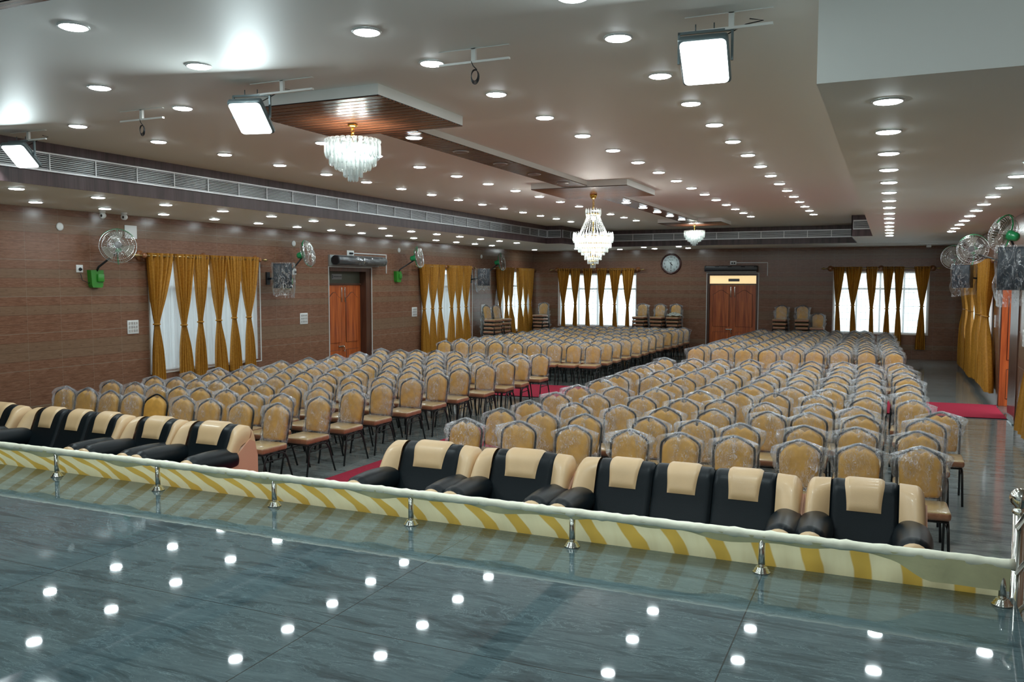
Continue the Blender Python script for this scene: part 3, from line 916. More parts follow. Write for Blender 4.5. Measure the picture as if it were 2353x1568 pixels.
for i, (x, y) in enumerate([(-9.39, 26.23), (-7.05, 25.87), (-5.91, 25.7), (-11.0, 26.5), (-8.19, 27.1), (-7.0, 27.0), (-5.9, 26.95)]):
    w = 'front' if i < 3 else 'rear'
    k = i+1 if i < 3 else i-2
    downlight(x, y, ZS, 'lit ceiling light, %s from the left, %s row by the far wall' % (ORD[k], w), 'lights in the far soffit')
# ------------------------------------------------------------------ curtains
def P3(axis, pos, side, u, off, z):
    """point at distance off into the room from the wall plane"""
    return (pos+side*off, u, z) if axis == 'y' else (u, pos+side*off, z)

def curtain(axis, pos, side, spec, zt, zw, zb, label, group, ww=0.085, pleats=5, deep=1.0):
    a0, a1, w, b0, b1 = spec
    c = ((a0+a1)/2, 0.17)
    loc = P3(axis, pos, side, (a0+a1)/2, 0.0, 0)
    t = thing('curtain', label, 'curtain', loc, 0, group)
    seed = random.uniform(0, 6)
    def edge(z):
        if z >= zw:
            s = max(0.0, min(1.0, (zt-z)/(zt-zw))); k = s**1.15
            hw0 = (a1-a0)/2
            cc = lerp((a0+a1)/2, w, smooth(s)); hw = lerp(hw0, ww/2, k)
            if s > 0.85: hw = max(hw, ww/2)
        else:
            s = max(0.0, min(1.0, (zw-z)/(zw-zb))); k = 1-(1-s)**1.7
            cc = lerp(w, (b0+b1)/2, s); hw = lerp(ww/2, (b1-b0)/2, k)
        return cc-hw, cc+hw
    def fn(u, v):
        z = lerp(zt, zb, v)
        l, r = edge(z)
        hw = (r-l)/2
        ph = 2*PI*pleats*u+seed*0.3
        amp = lerp(0.045, 0.016, smooth(1-abs(z-zw)/0.5)) if abs(z-zw) < 0.5 else 0.045
        if z < zw: amp *= 0.85
        amp *= deep
        off = 0.115+amp*math.cos(ph)+0.012*math.sin(3.1*ph+seed+v*3)
        uu = lerp(l, r, u)+0.012*math.sin(ph*0.5+v*6+seed)*(hw/0.25)
        q = P3(axis, pos, side, uu, off, z)
        return (q[0]-loc[0], q[1]-loc[1], q[2])
    MB().grid(54, 44, fn).build('fabric', M['curtain'], t, fix=False)
    tb = MB(); l, r = edge(zw)
    pts = []
    for k in range(20):
        a = 2*PI*k/20
        q = P3(axis, pos, side, (l+r)/2+((r-l)/2+0.012)*math.cos(a), 0.115+0.042*math.sin(a), zw)
        pts.append((q[0]-loc[0], q[1]-loc[1], q[2]))
    tb.tube(pts, 0.016, 6, closed=True)
    tb.build('tieback', M['curtain'], t)
    for k in range(pleats+1):
        uu = lerp(a0+0.03, a1-0.03, k/pleats)
        q = P3(axis, pos, side, uu, 0.115, zt-0.05); q = (q[0]-loc[0], q[1]-loc[1], q[2])
        ring = []
        for m in range(12):
            a = 2*PI*m/12
            if axis == 'y': ring.append((q[0]+0.024*math.cos(a)+side*0.02, q[1]+0.01*math.cos(a), q[2]+0.024*math.sin(a)))
            else: ring.append((q[0]+0.01*math.cos(a), q[1]+0.024*math.cos(a)+side*0.02, q[2]+0.024*math.sin(a)))
        MB().tube(ring, 0.005, 5, closed=True).build('eyelet', M['brass'], t)
    return t

def rod(axis, pos, side, a0, a1, z, brs, label):
    loc = P3(axis, pos, side, (a0+a1)/2, 0, z)
    t = thing('curtain_rod', label, 'curtain rod', loc)
    L = lambda u, off, zz: tuple(a-b for a, b in zip(P3(axis, pos, side, u, off, zz), loc))
    MB().tube([L(a0, 0.115, z), L(a1, 0.115, z)], 0.014, 10).build('pole', M['brass'], t)
    for u, s in ((a0, -1), (a1, 1)):
        f = MB(); pr = [(0.013, 0), (0.02, 0.01*s), (0.014, 0.03*s), (0.024, 0.045*s), (0.034, 0.07*s), (0.028, 0.1*s), (0.012, 0.125*s), (0.016, 0.14*s), (0.001, 0.155*s)]
        f.lathe(pr, L(u, 0.115, z), 14, axis='y' if axis == 'y' else 'x')
        f.build('finial', M['brass'], t)
    for u in brs:
        b = MB()
        q0 = L(u, 0.0, z); q1 = L(u, 0.15, z)
        pr = [(0.085, 0.0), (0.09, 0.02), (0.06, 0.035), (0.035, 0.06), (0.045, 0.10), (0.05, 0.13), (0.02, 0.15)]
        if axis == 'y': b.lathe([(r, side*h) for r, h in pr], q0, 14, axis='x')
        else: b.lathe([(r, side*h) for r, h in pr], q0, 14, axis='y')
        b.build('bracket', M['bracket'], t)
    return t

def sheer(axis, pos, side, a0, a1, z0, z1, label, group, off=-0.06):
    loc = P3(axis, pos, side, (a0+a1)/2, 0, 0)
    s0 = random.uniform(0, 6)
    def fn(u, v):
        uu = lerp(a0+0.02, a1-0.02, u)
        o = off+0.018*math.sin(uu*26+s0)+0.006*math.sin(uu*67)
        q = P3(axis, pos, side, uu, o, lerp(z1-0.02, z0+0.03, v))
        return tuple(a-b for a, b in zip(q, loc))
    o = MB().grid(150, 2, fn).build('sheer_curtain', M['sheer'], fix=False); o.location = loc
    return tag(o, label, 'curtain', group)

CUR = [
 ('y', XL, 1, [(10.66,11.23,10.85,10.73,11.0), (11.24,11.75,11.47,11.35,11.65), (11.73,12.07,11.87,11.74,12.0), (12.1,12.55,12.34,12.23,12.53), (12.51,12.94,12.75,12.63,12.92), (12.92,13.44,13.16,13.05,13.31)],
  [1.56,1.52,1.56,1.57,1.6,1.6], [0.5,0.58,0.58,0.56,0.58,0.58], 'nearest left-wall window', 'the stage'),
 ('y', XL, 1, [(19.85,20.34,20.08,19.93,20.36), (20.34,20.83,20.54,20.39,20.74), (20.83,21.21,20.99,20.81,21.2), (21.42,21.9,21.65,21.43,21.81), (21.87,22.34,22.1,21.94,22.33), (22.32,22.89,22.58,22.42,22.82)],
  [1.57]*6, [0.27,0.4,0.5,0.5,0.5,0.5], 'middle left-wall window', 'the stage'),
 ('y', XL, 1, [(24.75,25.25,24.98,24.82,25.13), (25.26,25.68,25.50,25.4,25.74), (25.68,26.07,25.86,25.74,26.19), (26.36,26.88,26.62,26.45,26.9), (26.87,27.37,27.11,26.98,27.4), (27.37,27.80,27.55,27.42,27.78)],
  [1.54]*6, [0.5]*6, 'farthest left-wall window', 'the stage'),
 ('x', YB, -1, [(-10.72,-10.28,-10.51,-10.59,-10.41), (-10.25,-9.86,-10.06,-10.17,-9.98), (-9.8,-9.44,-9.62,-9.69,-9.51), (-9.26,-8.9,-9.11,-9.16,-9.01), (-8.84,-8.41,-8.63,-8.71,-8.52), (-8.38,-7.92,-8.17,-8.26,-8.09)],
  [1.5,1.55,1.54,1.5,1.55,1.5], [0.35]*6, 'left window of the far wall', 'the left'),
 ('x', YB, -1, [(-1.62,-1.27,-1.47,-1.52,-1.34), (-1.27,-0.77,-1.03,-1.09,-0.90), (-0.69,-0.35,-0.5,-0.56,-0.41), (-0.21,0.09,-0.07,-0.16,0.03), (0.1,0.39,0.24,0.16,0.36), (0.66,1.08,0.88,0.73,1.0)],
  [1.61,1.61,1.53,1.52,1.52,1.6], [0.42,0.42,0.45,0.45,0.40,0.31], 'right window of the far wall', 'the left')]
for axis, pos, side, specs, zw, zb, where, frm in CUR:
    for i, sp in enumerate(specs):
        curtain(axis, pos, side, sp, 2.79, zw[i], zb[i], 'ochre waisted curtain, %s from %s, %s' % (ORD[i+1], frm, where), 'ochre curtains on '+where)
for i, sp in enumerate([(18.62,20.3,19.6,18.3,20.3), (20.3,21.9,21.0,20.1,21.9), (22.3,23.8,23.0,21.9,23.8), (23.8,25.4,24.5,23.6,25.8)]):
    curtain('y', XR, -1, sp, 2.77, 1.63, 0.20 if i < 2 else 0.12, 'full-length ochre curtain on the right wall, %s beyond the open door' % ORD[i+1], 'ochre curtains on the right wall', ww=0.95, pleats=9, deep=1.7)
curtain('y', XR, -1, (12.3, 13.7, 13.0, 12.2, 14.35), 2.77, 1.5, 0.12, 'ochre curtain hem at the right edge of the photo, before the open door', 'ochre curtains on the right wall', ww=0.3, pleats=6)

rod('y', XL, 1, 10.52, 13.60, 2.74, [10.62, 12.08, 13.50], 'brass rod on wooden brackets over the nearest left-wall window')
rod('y', XL, 1, 19.75, 23.10, 2.73, [21.32, 22.98], 'brass rod on wooden brackets over the middle left-wall window')
rod('y', XL, 1, 24.6, 27.9, 2.74, [26.22, 27.83], 'brass rod on wooden brackets over the farthest left-wall window')
rod('x', YB, -1, -10.9, -7.72, 2.74, [-10.78, -9.33, -7.84], 'brass rod on wooden brackets over the left window of the far wall')
rod('x', YB, -1, -1.82, 1.24, 2.74, [-1.70, -0.26, 1.15], 'dark curtain rod over the right window of the far wall')
rod('y', XR, -1, 18.4, 25.7, 2.72, [18.52, 22.1, 25.6], 'curtain rod on the right wall beyond the open door')
rod('y', XR, -1, 12.15, 13.85, 2.72, [12.2, 13.8], 'curtain rod on the right wall before the open door')

for i, h in enumerate(WINL): sheer('y', XL, 1, *h, 'white sheer curtain hanging inside the %s window of the left wall' % ('nearest', 'middle', 'farthest')[i], 'white sheers')
for i, h in enumerate(WINB): sheer('x', YB, -1, *h, 'white sheer curtain glowing inside the %s window of the far wall' % ('left', 'right')[i], 'white sheers')
sheer('y', XR, -1, *WINR[0], 'white sheer behind the ochre curtains of the right wall beyond the door', 'white sheers')
sheer('y', XR, -1, *WINR[1], 'white sheer in the right-wall window nearest the stage', 'white sheers')

# ------------------------------------------------------------------ banquet chair (faces -y, origin on floor)
def back_y(z): return 0.185+(z-0.45)*0.185
def build_chair():
    t = thing('banquet_chair', 'x', 'chair')
    # seat cushion
    s = MB(); s.rbox(-0.205, -0.225, 0.395, 0.205, 0.185, 0.470, 0.026, 0, 3, mi_side=1)
    s.build('seat', [M['seattan'], M['seatred']], t)
    # backrest cushion: outline with a small dip at the middle of its top
    def outline(k):
        pts = []
        zb, zt = 0.490, 0.865
        hw = 0.162
        pts += [(-hw*0.86, zb), (0, zb-0.006), (hw*0.86, zb), (hw*0.94, zb+0.02)]
        pts += [(hw, 0.60), (hw*1.02, 0.72), (hw*0.97, 0.775), (hw*0.80, 0.815), (hw*0.52, 0.842), (hw*0.28, 0.860), (hw*0.14, 0.850), (0, 0.834)]
        pts += [(-x, z) for x, z in [(hw*0.14, 0.850), (hw*0.28, 0.860), (hw*0.52, 0.842), (hw*0.80, 0.815), (hw*0.97, 0.775), (hw*1.02, 0.72), (hw, 0.60), (hw*0.94, zb+0.02)]]
        cx_, cz_ = 0, 0.68
        return [(cx_+(x-cx_)*k, cz_+(z-cz_)*k) for x, z in pts]
    b = MB(); rings = [(1.0, 0.012), (1.0, -0.012), (0.965, -0.030), (0.86, -0.040), (0.45, -0.044)]
    base = 0; n = len(outline(1))
    for k, dy in rings: b.v += [(x, back_y(z)+dy, z) for x, z in outline(k)]
    for i in range(len(rings)-1):
        for j in range(n):
            j2 = (j+1) % n
            b.f.append((i*n+j, i*n+j2, (i+1)*n+j2, (i+1)*n+j)); b.mi.append(0); b.sm.append(True)
    b.f.append(tuple(range((len(rings)-1)*n, len(rings)*n))); b.mi.append(0); b.sm.append(True)
    b.f.append(tuple(range(n))[::-1]); b.mi.append(0); b.sm.append(False)
    b.build('backrest', M['tan'], t)
    # back frame tube, pointed at the top
    pts = [(-0.175, 0.44), (-0.178, 0.55), (-0.182, 0.68), (-0.184, 0.76), (-0.176, 0.80), (-0.150, 0.828), (-0.09, 0.862), (-0.035, 0.887), (0, 0.893)]
    pts += [(-x, z) for x, z in pts[-2::-1]]
    MB().tube([(x, back_y(z)+0.006, z) for x, z in pts], 0.0115, 7).build('back_frame', M['black'], t)
    # seat frame
    fr = MB()
    fr.tube([(-0.18, -0.20, 0.385), (0.18, -0.20, 0.385), (0.19, 0.16, 0.385), (-0.19, 0.16, 0.385)], 0.010, 6, closed=True)
    fr.build('seat_frame', M['black'], t)
    for sx in (-1, 1):
        # side arch: front leg rises and bends back under the seat, rear leg flares back
        f = MB().tube([(sx*0.195, -0.235, 0.0), (sx*0.188, -0.175, 0.30), (sx*0.187, -0.155, 0.345), (sx*0.187, -0.115, 0.370), (sx*0.187, 0.02, 0.378)], 0.0115, 7)
        f.build('leg', M['black'], t)
        r = MB().tube([(sx*0.195, 0.290, 0.0), (sx*0.188, 0.185, 0.30), (sx*0.187, 0.150, 0.350), (sx*0.187, 0.11, 0.372), (sx*0.187, 0.02, 0.378)], 0.0115, 7)
        r.tube([(sx*0.187, 0.15, 0.36), (sx*0.180, 0.175, 0.44)], 0.011, 6)
        r.build('leg', M['black'], t)
        MB().tube([(sx*0.188, -0.172, 0.305), (sx*0.188, 0.182, 0.310)], 0.0075, 6).build('stretcher', M['black'], t)
    return t

def bag_mesh(seed):
    """polythene bag pulled over the backrest: two wrinkled sheets joined at the sides and top"""
    rnd = random.Random(seed)
    ph = [rnd.uniform(0, 6.28) for _ in range(8)]
    cl, cr = rnd.uniform(0.022, 0.075), rnd.uniform(0.022, 0.075)      # corners sticking out
    tl, tr = rnd.uniform(-0.028, 0.015), rnd.uniform(-0.028, 0.015)
    bl = [rnd.uniform(-0.03, 0.03) for _ in range(3)]
    def zt(x):
        s = min(1, abs(x)/0.22)
        corner = (0.845+(tl if x < 0 else tr))
        return lerp(0.912, corner, s**1.1)
    def hwid(z, side):
        c = cl if side < 0 else cr
        return 0.200+0.010*math.sin(z*17+ph[1]+side)+c*smooth((z-0.60)/0.24)
    def pos(u, v, front):
        x0 = lerp(-1, 1, u)
        side = -1 if x0 < 0 else 1
        zbot = 0.462+0.03*math.sin(u*5+ph[0])+bl[0]*u
        xg = x0*0.21
        z = lerp(zt(xg*1.05), zbot, v)
        x = x0*hwid(z, side)
        env = min(1, (1-abs(x0))*5.5)**0.5*min(1, v*7)**0.5
        if front:
            cush = 0.050*(1 if abs(x0) < 0.8 else (1-abs(x0))*5)
            wr = 0.010*math.sin(x*70+ph[2]+z*9)+0.007*math.sin(z*55+ph[3]+x*30)+0.006*math.sin(x*120-z*80+ph[4])
            y = back_y(z)-env*(max(0.016, cush)+0.008)+wr*env*0.7
        else:
            wr = 0.008*math.sin(x*60+ph[5])+0.006*math.sin(z*47+ph[6]+x*20)
            y = back_y(z)+env*0.026+wr*env*0.7
        ed = 0.010*math.sin(z*60+ph[7])*abs(x0)**3
        return (x+ed*0.4, y+ed, z)
    mb = MB()
    NU, NV = 22, 20
    mb.grid(NU, NV, lambda u, v: pos(u, v, True))
    mb.grid(NU, NV, lambda u, v: pos(u, v, False))
    return mb.mesh('plastic_cover', M['film'], fix=True)
BAGS = [bag_mesh(s) for s in (3, 11, 23, 37, 51)]
proto = build_chair()
bagobj = bpy.data.objects.new('plastic_cover', BAGS[0]); C.objects.link(bagobj); bagobj.parent = proto
remember(proto)
first_used = [False]
def chair(x, ytop, label, group, rz=None, z=0.0, bag=True):
    """x,y = top of the backrest"""
    rz = random.uniform(-0.05, 0.05) if rz is None else rz
    c, s = math.cos(rz), math.sin(rz); oy = 0.267
    loc = (x+s*oy, ytop-c*oy, z)
    if not first_used[0]:
        first_used[0] = True
        proto.location = loc; proto.rotation_euler = (0, 0, rz); proto['label'] = label; proto['group'] = group
        return proto
    r = proto.copy(); C.objects.link(r); r.location = loc; r.rotation_euler = (0, 0, rz)
    r['label'] = label; r['group'] = group
    for ch in CH[proto]:
        if ch is bagobj and not bag: continue
        k = ch.copy(); C.objects.link(k); k.parent = r
        if ch is bagobj: k.data = random.choice(BAGS)
    return r

NEAR_L = [[(-10.02, 7.83), (-9.61, 7.83), (-9.11, 7.76), (-8.73, 7.78), (-8.29, 7.74), (-7.85, 7.75), (-7.38, 7.7), (-6.9, 7.7), (-6.4, 7.73)], [(-10.04, 8.58), (-9.56, 8.55), (-9.11, 8.51), (-8.65, 8.46), (-8.29, 8.48), (-7.85, 8.47), (-7.39, 8.45), (-6.91, 8.43), (-6.31, 8.4)], [(-9.91, 9.22), (-9.5, 9.24), (-9.09, 9.22), (-8.74, 9.26), (-8.27, 9.18), (-7.83, 9.18), (-7.39, 9.2), (-6.87, 9.12), (-6.34, 9.15)], [(-9.91, 9.92), (-9.52, 9.94), (-9.06, 9.87), (-8.7, 9.93), (-8.29, 9.96), (-7.81, 9.9), (-7.35, 9.85), (-6.86, 9.87), (-6.34, 9.85)], [(-9.93, 10.55), (-9.48, 10.53), (-9.1, 10.58), (-8.68, 10.6), (-8.29, 10.64), (-7.81, 10.58), (-7.37, 10.58), (-6.83, 10.6), (-6.33, 10.62)], [(-9.87, 11.25), (-9.45, 11.25), (-9.08, 11.34), (-8.63, 11.33), (-8.21, 11.35), (-7.71, 11.29), (-7.21, 11.31), (-6.84, 11.38), (-6.31, 11.36)], [(-9.86, 12.02), (-9.43, 11.98), (-9.04, 12.09), (-8.57, 12.08), (-8.09, 12.07), (-7.63, 12.12), (-7.24, 12.11), (-6.76, 12.1), (-6.32, 12.11)], [(-9.81, 12.73), (-9.37, 12.73), (-8.93, 12.76), (-8.49, 12.78), (-8.08, 12.81), (-7.56, 12.75), (-7.19, 12.84), (-6.73, 12.9), (-6.24, 12.91)], [(-9.79, 13.54), (-9.3, 13.48), (-8.91, 13.56), (-8.47, 13.56), (-8.05, 13.58), (-7.6, 13.56), (-7.12, 13.59), (-6.66, 13.56), (-6.22, 13.67)], [(-9.7, 14.2), (-9.25, 14.23), (-8.89, 14.31), (-8.42, 14.22), (-7.97, 14.26), (-7.54, 14.26), (-7.11, 14.3), (-6.62, 14.33), (-6.23, 14.37)], [(-9.79, 15.15), (-9.28, 15.06), (-8.91, 15.13), (-8.49, 15.21), (-8.06, 15.21), (-7.53, 15.14), (-7.07, 15.19), (-6.62, 15.21), (-6.19, 15.26)]]
NEAR_R = [[(-3.93, 7.66), (-3.36, 7.72), (-2.78, 7.72), (-2.21, 7.71), (-1.73, 7.73), (-1.25, 7.77), (-0.69, 7.82), (-0.2, 7.83), (0.28, 7.91)], [(-3.9, 8.45), (-3.39, 8.42), (-2.91, 8.44), (-2.24, 8.55), (-1.75, 8.53), (-1.31, 8.5), (-0.72, 8.63), (-0.25, 8.73), (0.28, 8.74)], [(-3.85, 9.14), (-3.29, 9.18), (-2.76, 9.22), (-2.26, 9.29), (-1.73, 9.35), (-1.16, 9.42), (-0.75, 9.53), (-0.23, 9.57), (0.38, 9.6)], [(-3.83, 9.96), (-3.33, 10.07), (-2.75, 10.11), (-2.23, 10.09), (-1.81, 10.18), (-1.28, 10.12), (-0.72, 10.26), (-0.3, 10.21), (0.55, 10.17)], [(-3.83, 10.79), (-3.31, 10.87), (-2.78, 10.93), (-2.2, 10.92), (-1.73, 10.99), (-1.29, 11.06), (-0.78, 11.06), (-0.22, 11.08), (0.3, 11.07)], [(-3.79, 11.67), None, (-2.76, 11.61), (-2.2, 11.7), (-1.69, 11.77), (-1.16, 11.78), (-0.68, 11.82), (-0.22, 11.83), (0.27, 11.91)], [(-3.73, 12.27), (-3.22, 12.37), (-2.76, 12.45), (-2.2, 12.61), (-1.65, 12.55), (-1.13, 12.65), (-0.68, 12.65), (-0.22, 12.69), (0.28, 12.73)], [(-3.79, 13.11), (-3.27, 13.11), (-2.77, 13.26), (-2.22, 13.31), (-1.67, 13.35), (-1.19, 13.41), (-0.69, 13.5), (-0.25, 13.55), (0.29, 13.72)], [(-3.75, 13.81), (-3.22, 13.86), (-2.73, 14.05), (-2.19, 14.06), (-1.64, 14.11), (-1.19, 14.22), (-0.68, 14.25), (-0.26, 14.36), (0.25, 14.45)], [(-3.75, 14.62), (-3.22, 14.75), (-2.74, 14.84), (-2.18, 14.94), (-1.65, 14.96), (-1.19, 15.04), (-0.68, 15.1), (-0.24, 15.2), (0.26, 15.27)], [(-3.8, 15.53), (-3.26, 15.53), (-2.79, 15.65), (-2.28, 15.77), (-1.74, 15.8), (-1.23, 15.86), (-0.7, 15.97), (-0.3, 15.93), (0.18, 16.15)]]

FAR_LX = [-9.74, -9.3, -8.88, -8.46, -7.96, -7.48, -6.99, -6.52, -6.08]
FAR_LY = [17.86, 17.93, 18.0, 18.04, 18.06, 18.05, 18.08, 18.1, 18.15]
FAR_RX = [-3.82, -3.3, -2.82, -2.33, -1.85, -1.39, -0.91, -0.39, 0.12]
FAR_RY = [18.40, 18.38, 18.47, 18.5, 18.55, 18.5, 18.55, 18.65, 18.71]
for ri, r_ in enumerate(NEAR_L):
    for ci, q in enumerate(r_):
        if q is None: continue
        k = 9-ci
        w = 'unwrapped-top' if (ri == 0 and ci == 4) else 'plastic-wrapped'
        chair(q[0], q[1], 'tan %s banquet chair, left near block, %s row behind sofas, %s from centre aisle' % (w, ORD[ri+1], ORD[k]), 'banquet chairs in the left near block', bag=not (ri == 0 and ci == 4))
for ri, r_ in enumerate(NEAR_R):
    for ci, q in enumerate(r_):
        if q is None: continue
        chair(q[0], q[1], 'tan plastic-wrapped banquet chair, right near block, %s row behind sofas, %s from centre aisle' % (ORD[ri+1], ORD[ci+1]), 'banquet chairs in the right near block')
NFAR = 3
far_rest = []
for side, xs, ys in (('left', FAR_LX, FAR_LY), ('right', FAR_RX, FAR_RY)):
    for ri in range(12):
        for ci in range(9):
            dx = (0.0 if ri < 1 else random.uniform(-0.03, 0.03))+(0.022*ri if side == 'left' else (0.028*ri if ci < 4 else (-0.022*ri if ci > 6 else 0.0)))
            x = xs[ci]+dx; y = ys[ci]+0.745*ri+(random.uniform(-0.05, 0.05) if ri else 0)
            if side == 'right' and ri == 11 and ci == 8: continue
            k = 9-ci if side == 'left' else ci+1
            if ri < NFAR:
                chair(x, y, 'tan wrapped chair, %s far block, %s row beyond cross carpet, %s from centre aisle' % (side, ORD[ri+1], ORD[k]), 'banquet chairs in the %s far block' % side)
            else: far_rest.append((side, x, y))

# the remaining far rows as one object per block's stuff
def merged_chairs(items):
    src = [(ch.data, ch.data.materials) for ch in CH[proto] if ch is not bagobj]
    mats = []; mb = MB()
    def midx(m):
        if m not in mats: mats.append(m)
        return mats.index(m)
    parts = []
    for me, ms in src+[(BAGS[1], BAGS[1].materials)]:
        vs = [tuple(v.co) for v in me.vertices]; fs = [tuple(p.vertices) for p in me.polygons]
        mi = [midx(ms[p.material_index]) for p in me.polygons]; sm = [p.use_smooth for p in me.polygons]
        parts.append((vs, fs, mi, sm))
    for _, x, y in items:
        a = random.uniform(-0.05, 0.05); c, s = math.cos(a), math.sin(a)
        lx, ly = x+s*0.267, y-c*0.267
        for vs, fs, mi, sm in parts:
            n = len(mb.v)
            mb.v += [(lx+c*vx-s*vy, ly+s*vx+c*vy, vz) for vx, vy, vz in vs]
            mb.f += [tuple(i+n for i in f) for f in fs]; mb.mi += mi; mb.sm += sm
    return mb.mesh('banquet_chairs', mats, fix=False)
fo = bpy.data.objects.new('banquet_chairs', merged_chairs(far_rest)); C.objects.link(fo)
tag(fo, 'remaining distant rows of tan plastic-wrapped chairs before the far wall', 'chair', 'distant banquet chairs'); fo['kind'] = 'stuff'

# stacks along the far walls
def stack(x, y, n, rz, where, group='stacked chairs by the far walls', lift=0.118):
    """x,y: top of the backrest of the lowest chair"""
    for k in range(n):
        f = 0.012*k
        xx = x+math.sin(rz)*f; yy = y-math.cos(rz)*f
        pos = 'topmost' if k == n-1 else ('bottom' if k == 0 else ORD[k+1]+' from bottom')
        chair(xx, yy, 'wrapped tan chair, %s in stack %s' % (pos, where), group, rz=rz, z=lift*k)
stack(-11.34, 23.3, 7, rad(78), 'by the left wall, nearer stage')
stack(-11.34, 23.98, 7, rad(80), 'by the left wall, beside far window')
stack(-11.09, 27.72, 7, rad(-8), 'in the far left corner')
stack(-7.53, 27.72, 7, rad(-5), 'first right of the left far window')
stack(-6.92, 27.70, 7, rad(-6), 'second right of the left far window')
stack(-6.40, 27.72, 7, rad(-4), 'carrying crumpled sheeting')
stack(-3.07, 27.72, 7, rad(-3), 'first right of the far double door')
stack(-2.46, 27.72, 7, rad(3), 'second right of the far double door')
stack(-2.0, 27.72, 5, rad(0), 'of five beside right far window')
cm = MB()
rr = random.Random(5)
def crf(u, v):
    r = 0.24*v**0.7*(1+0.2*math.sin(7*2*PI*u))
    return (r*math.cos(2*PI*u), r*math.sin(2*PI*u)*0.75, 0.09*(1-v)+0.035*math.sin(u*40+v*9)*math.sin(v*13)+0.02)
cm.grid(48, 10, crf)
o = cm.build('plastic_sheeting', M['crumple'], fix=False); o.location = (-6.42, 27.36, 0.118*6+0.50)
tag(o, 'crumpled plastic sheeting heaped on the stacked chairs under the clock', 'sheeting')

# ------------------------------------------------------------------ red carpets
cp = MB()
def quad(p, z0=0.001, z1=0.009):
    v = [(x, y, z0) for x, y in p]+[(x, y, z1) for x, y in p]
    cp.add(v, [(0,3,2,1),(4,5,6,7),(0,1,5,4),(1,2,6,5),(2,3,7,6),(3,0,4,7)])
quad([(-5.98, 5.3), (-3.72, 5.3), (-3.72, 15.72), (-5.80, 15.72)])
tag(cp.build('carpet_runner', M['carpet']), 'crimson carpet runner down the centre aisle towards the cross carpet', 'carpet')
cp = MB()
quad([(-7.5, 15.40), (1.96, 16.28), (1.90, 18.05), (-7.5, 17.38)], 0.0095, 0.016)
tag(cp.build('carpet_runner', M['carpet']), 'crimson carpet runner crossing the hall to the open right-hand door', 'carpet')

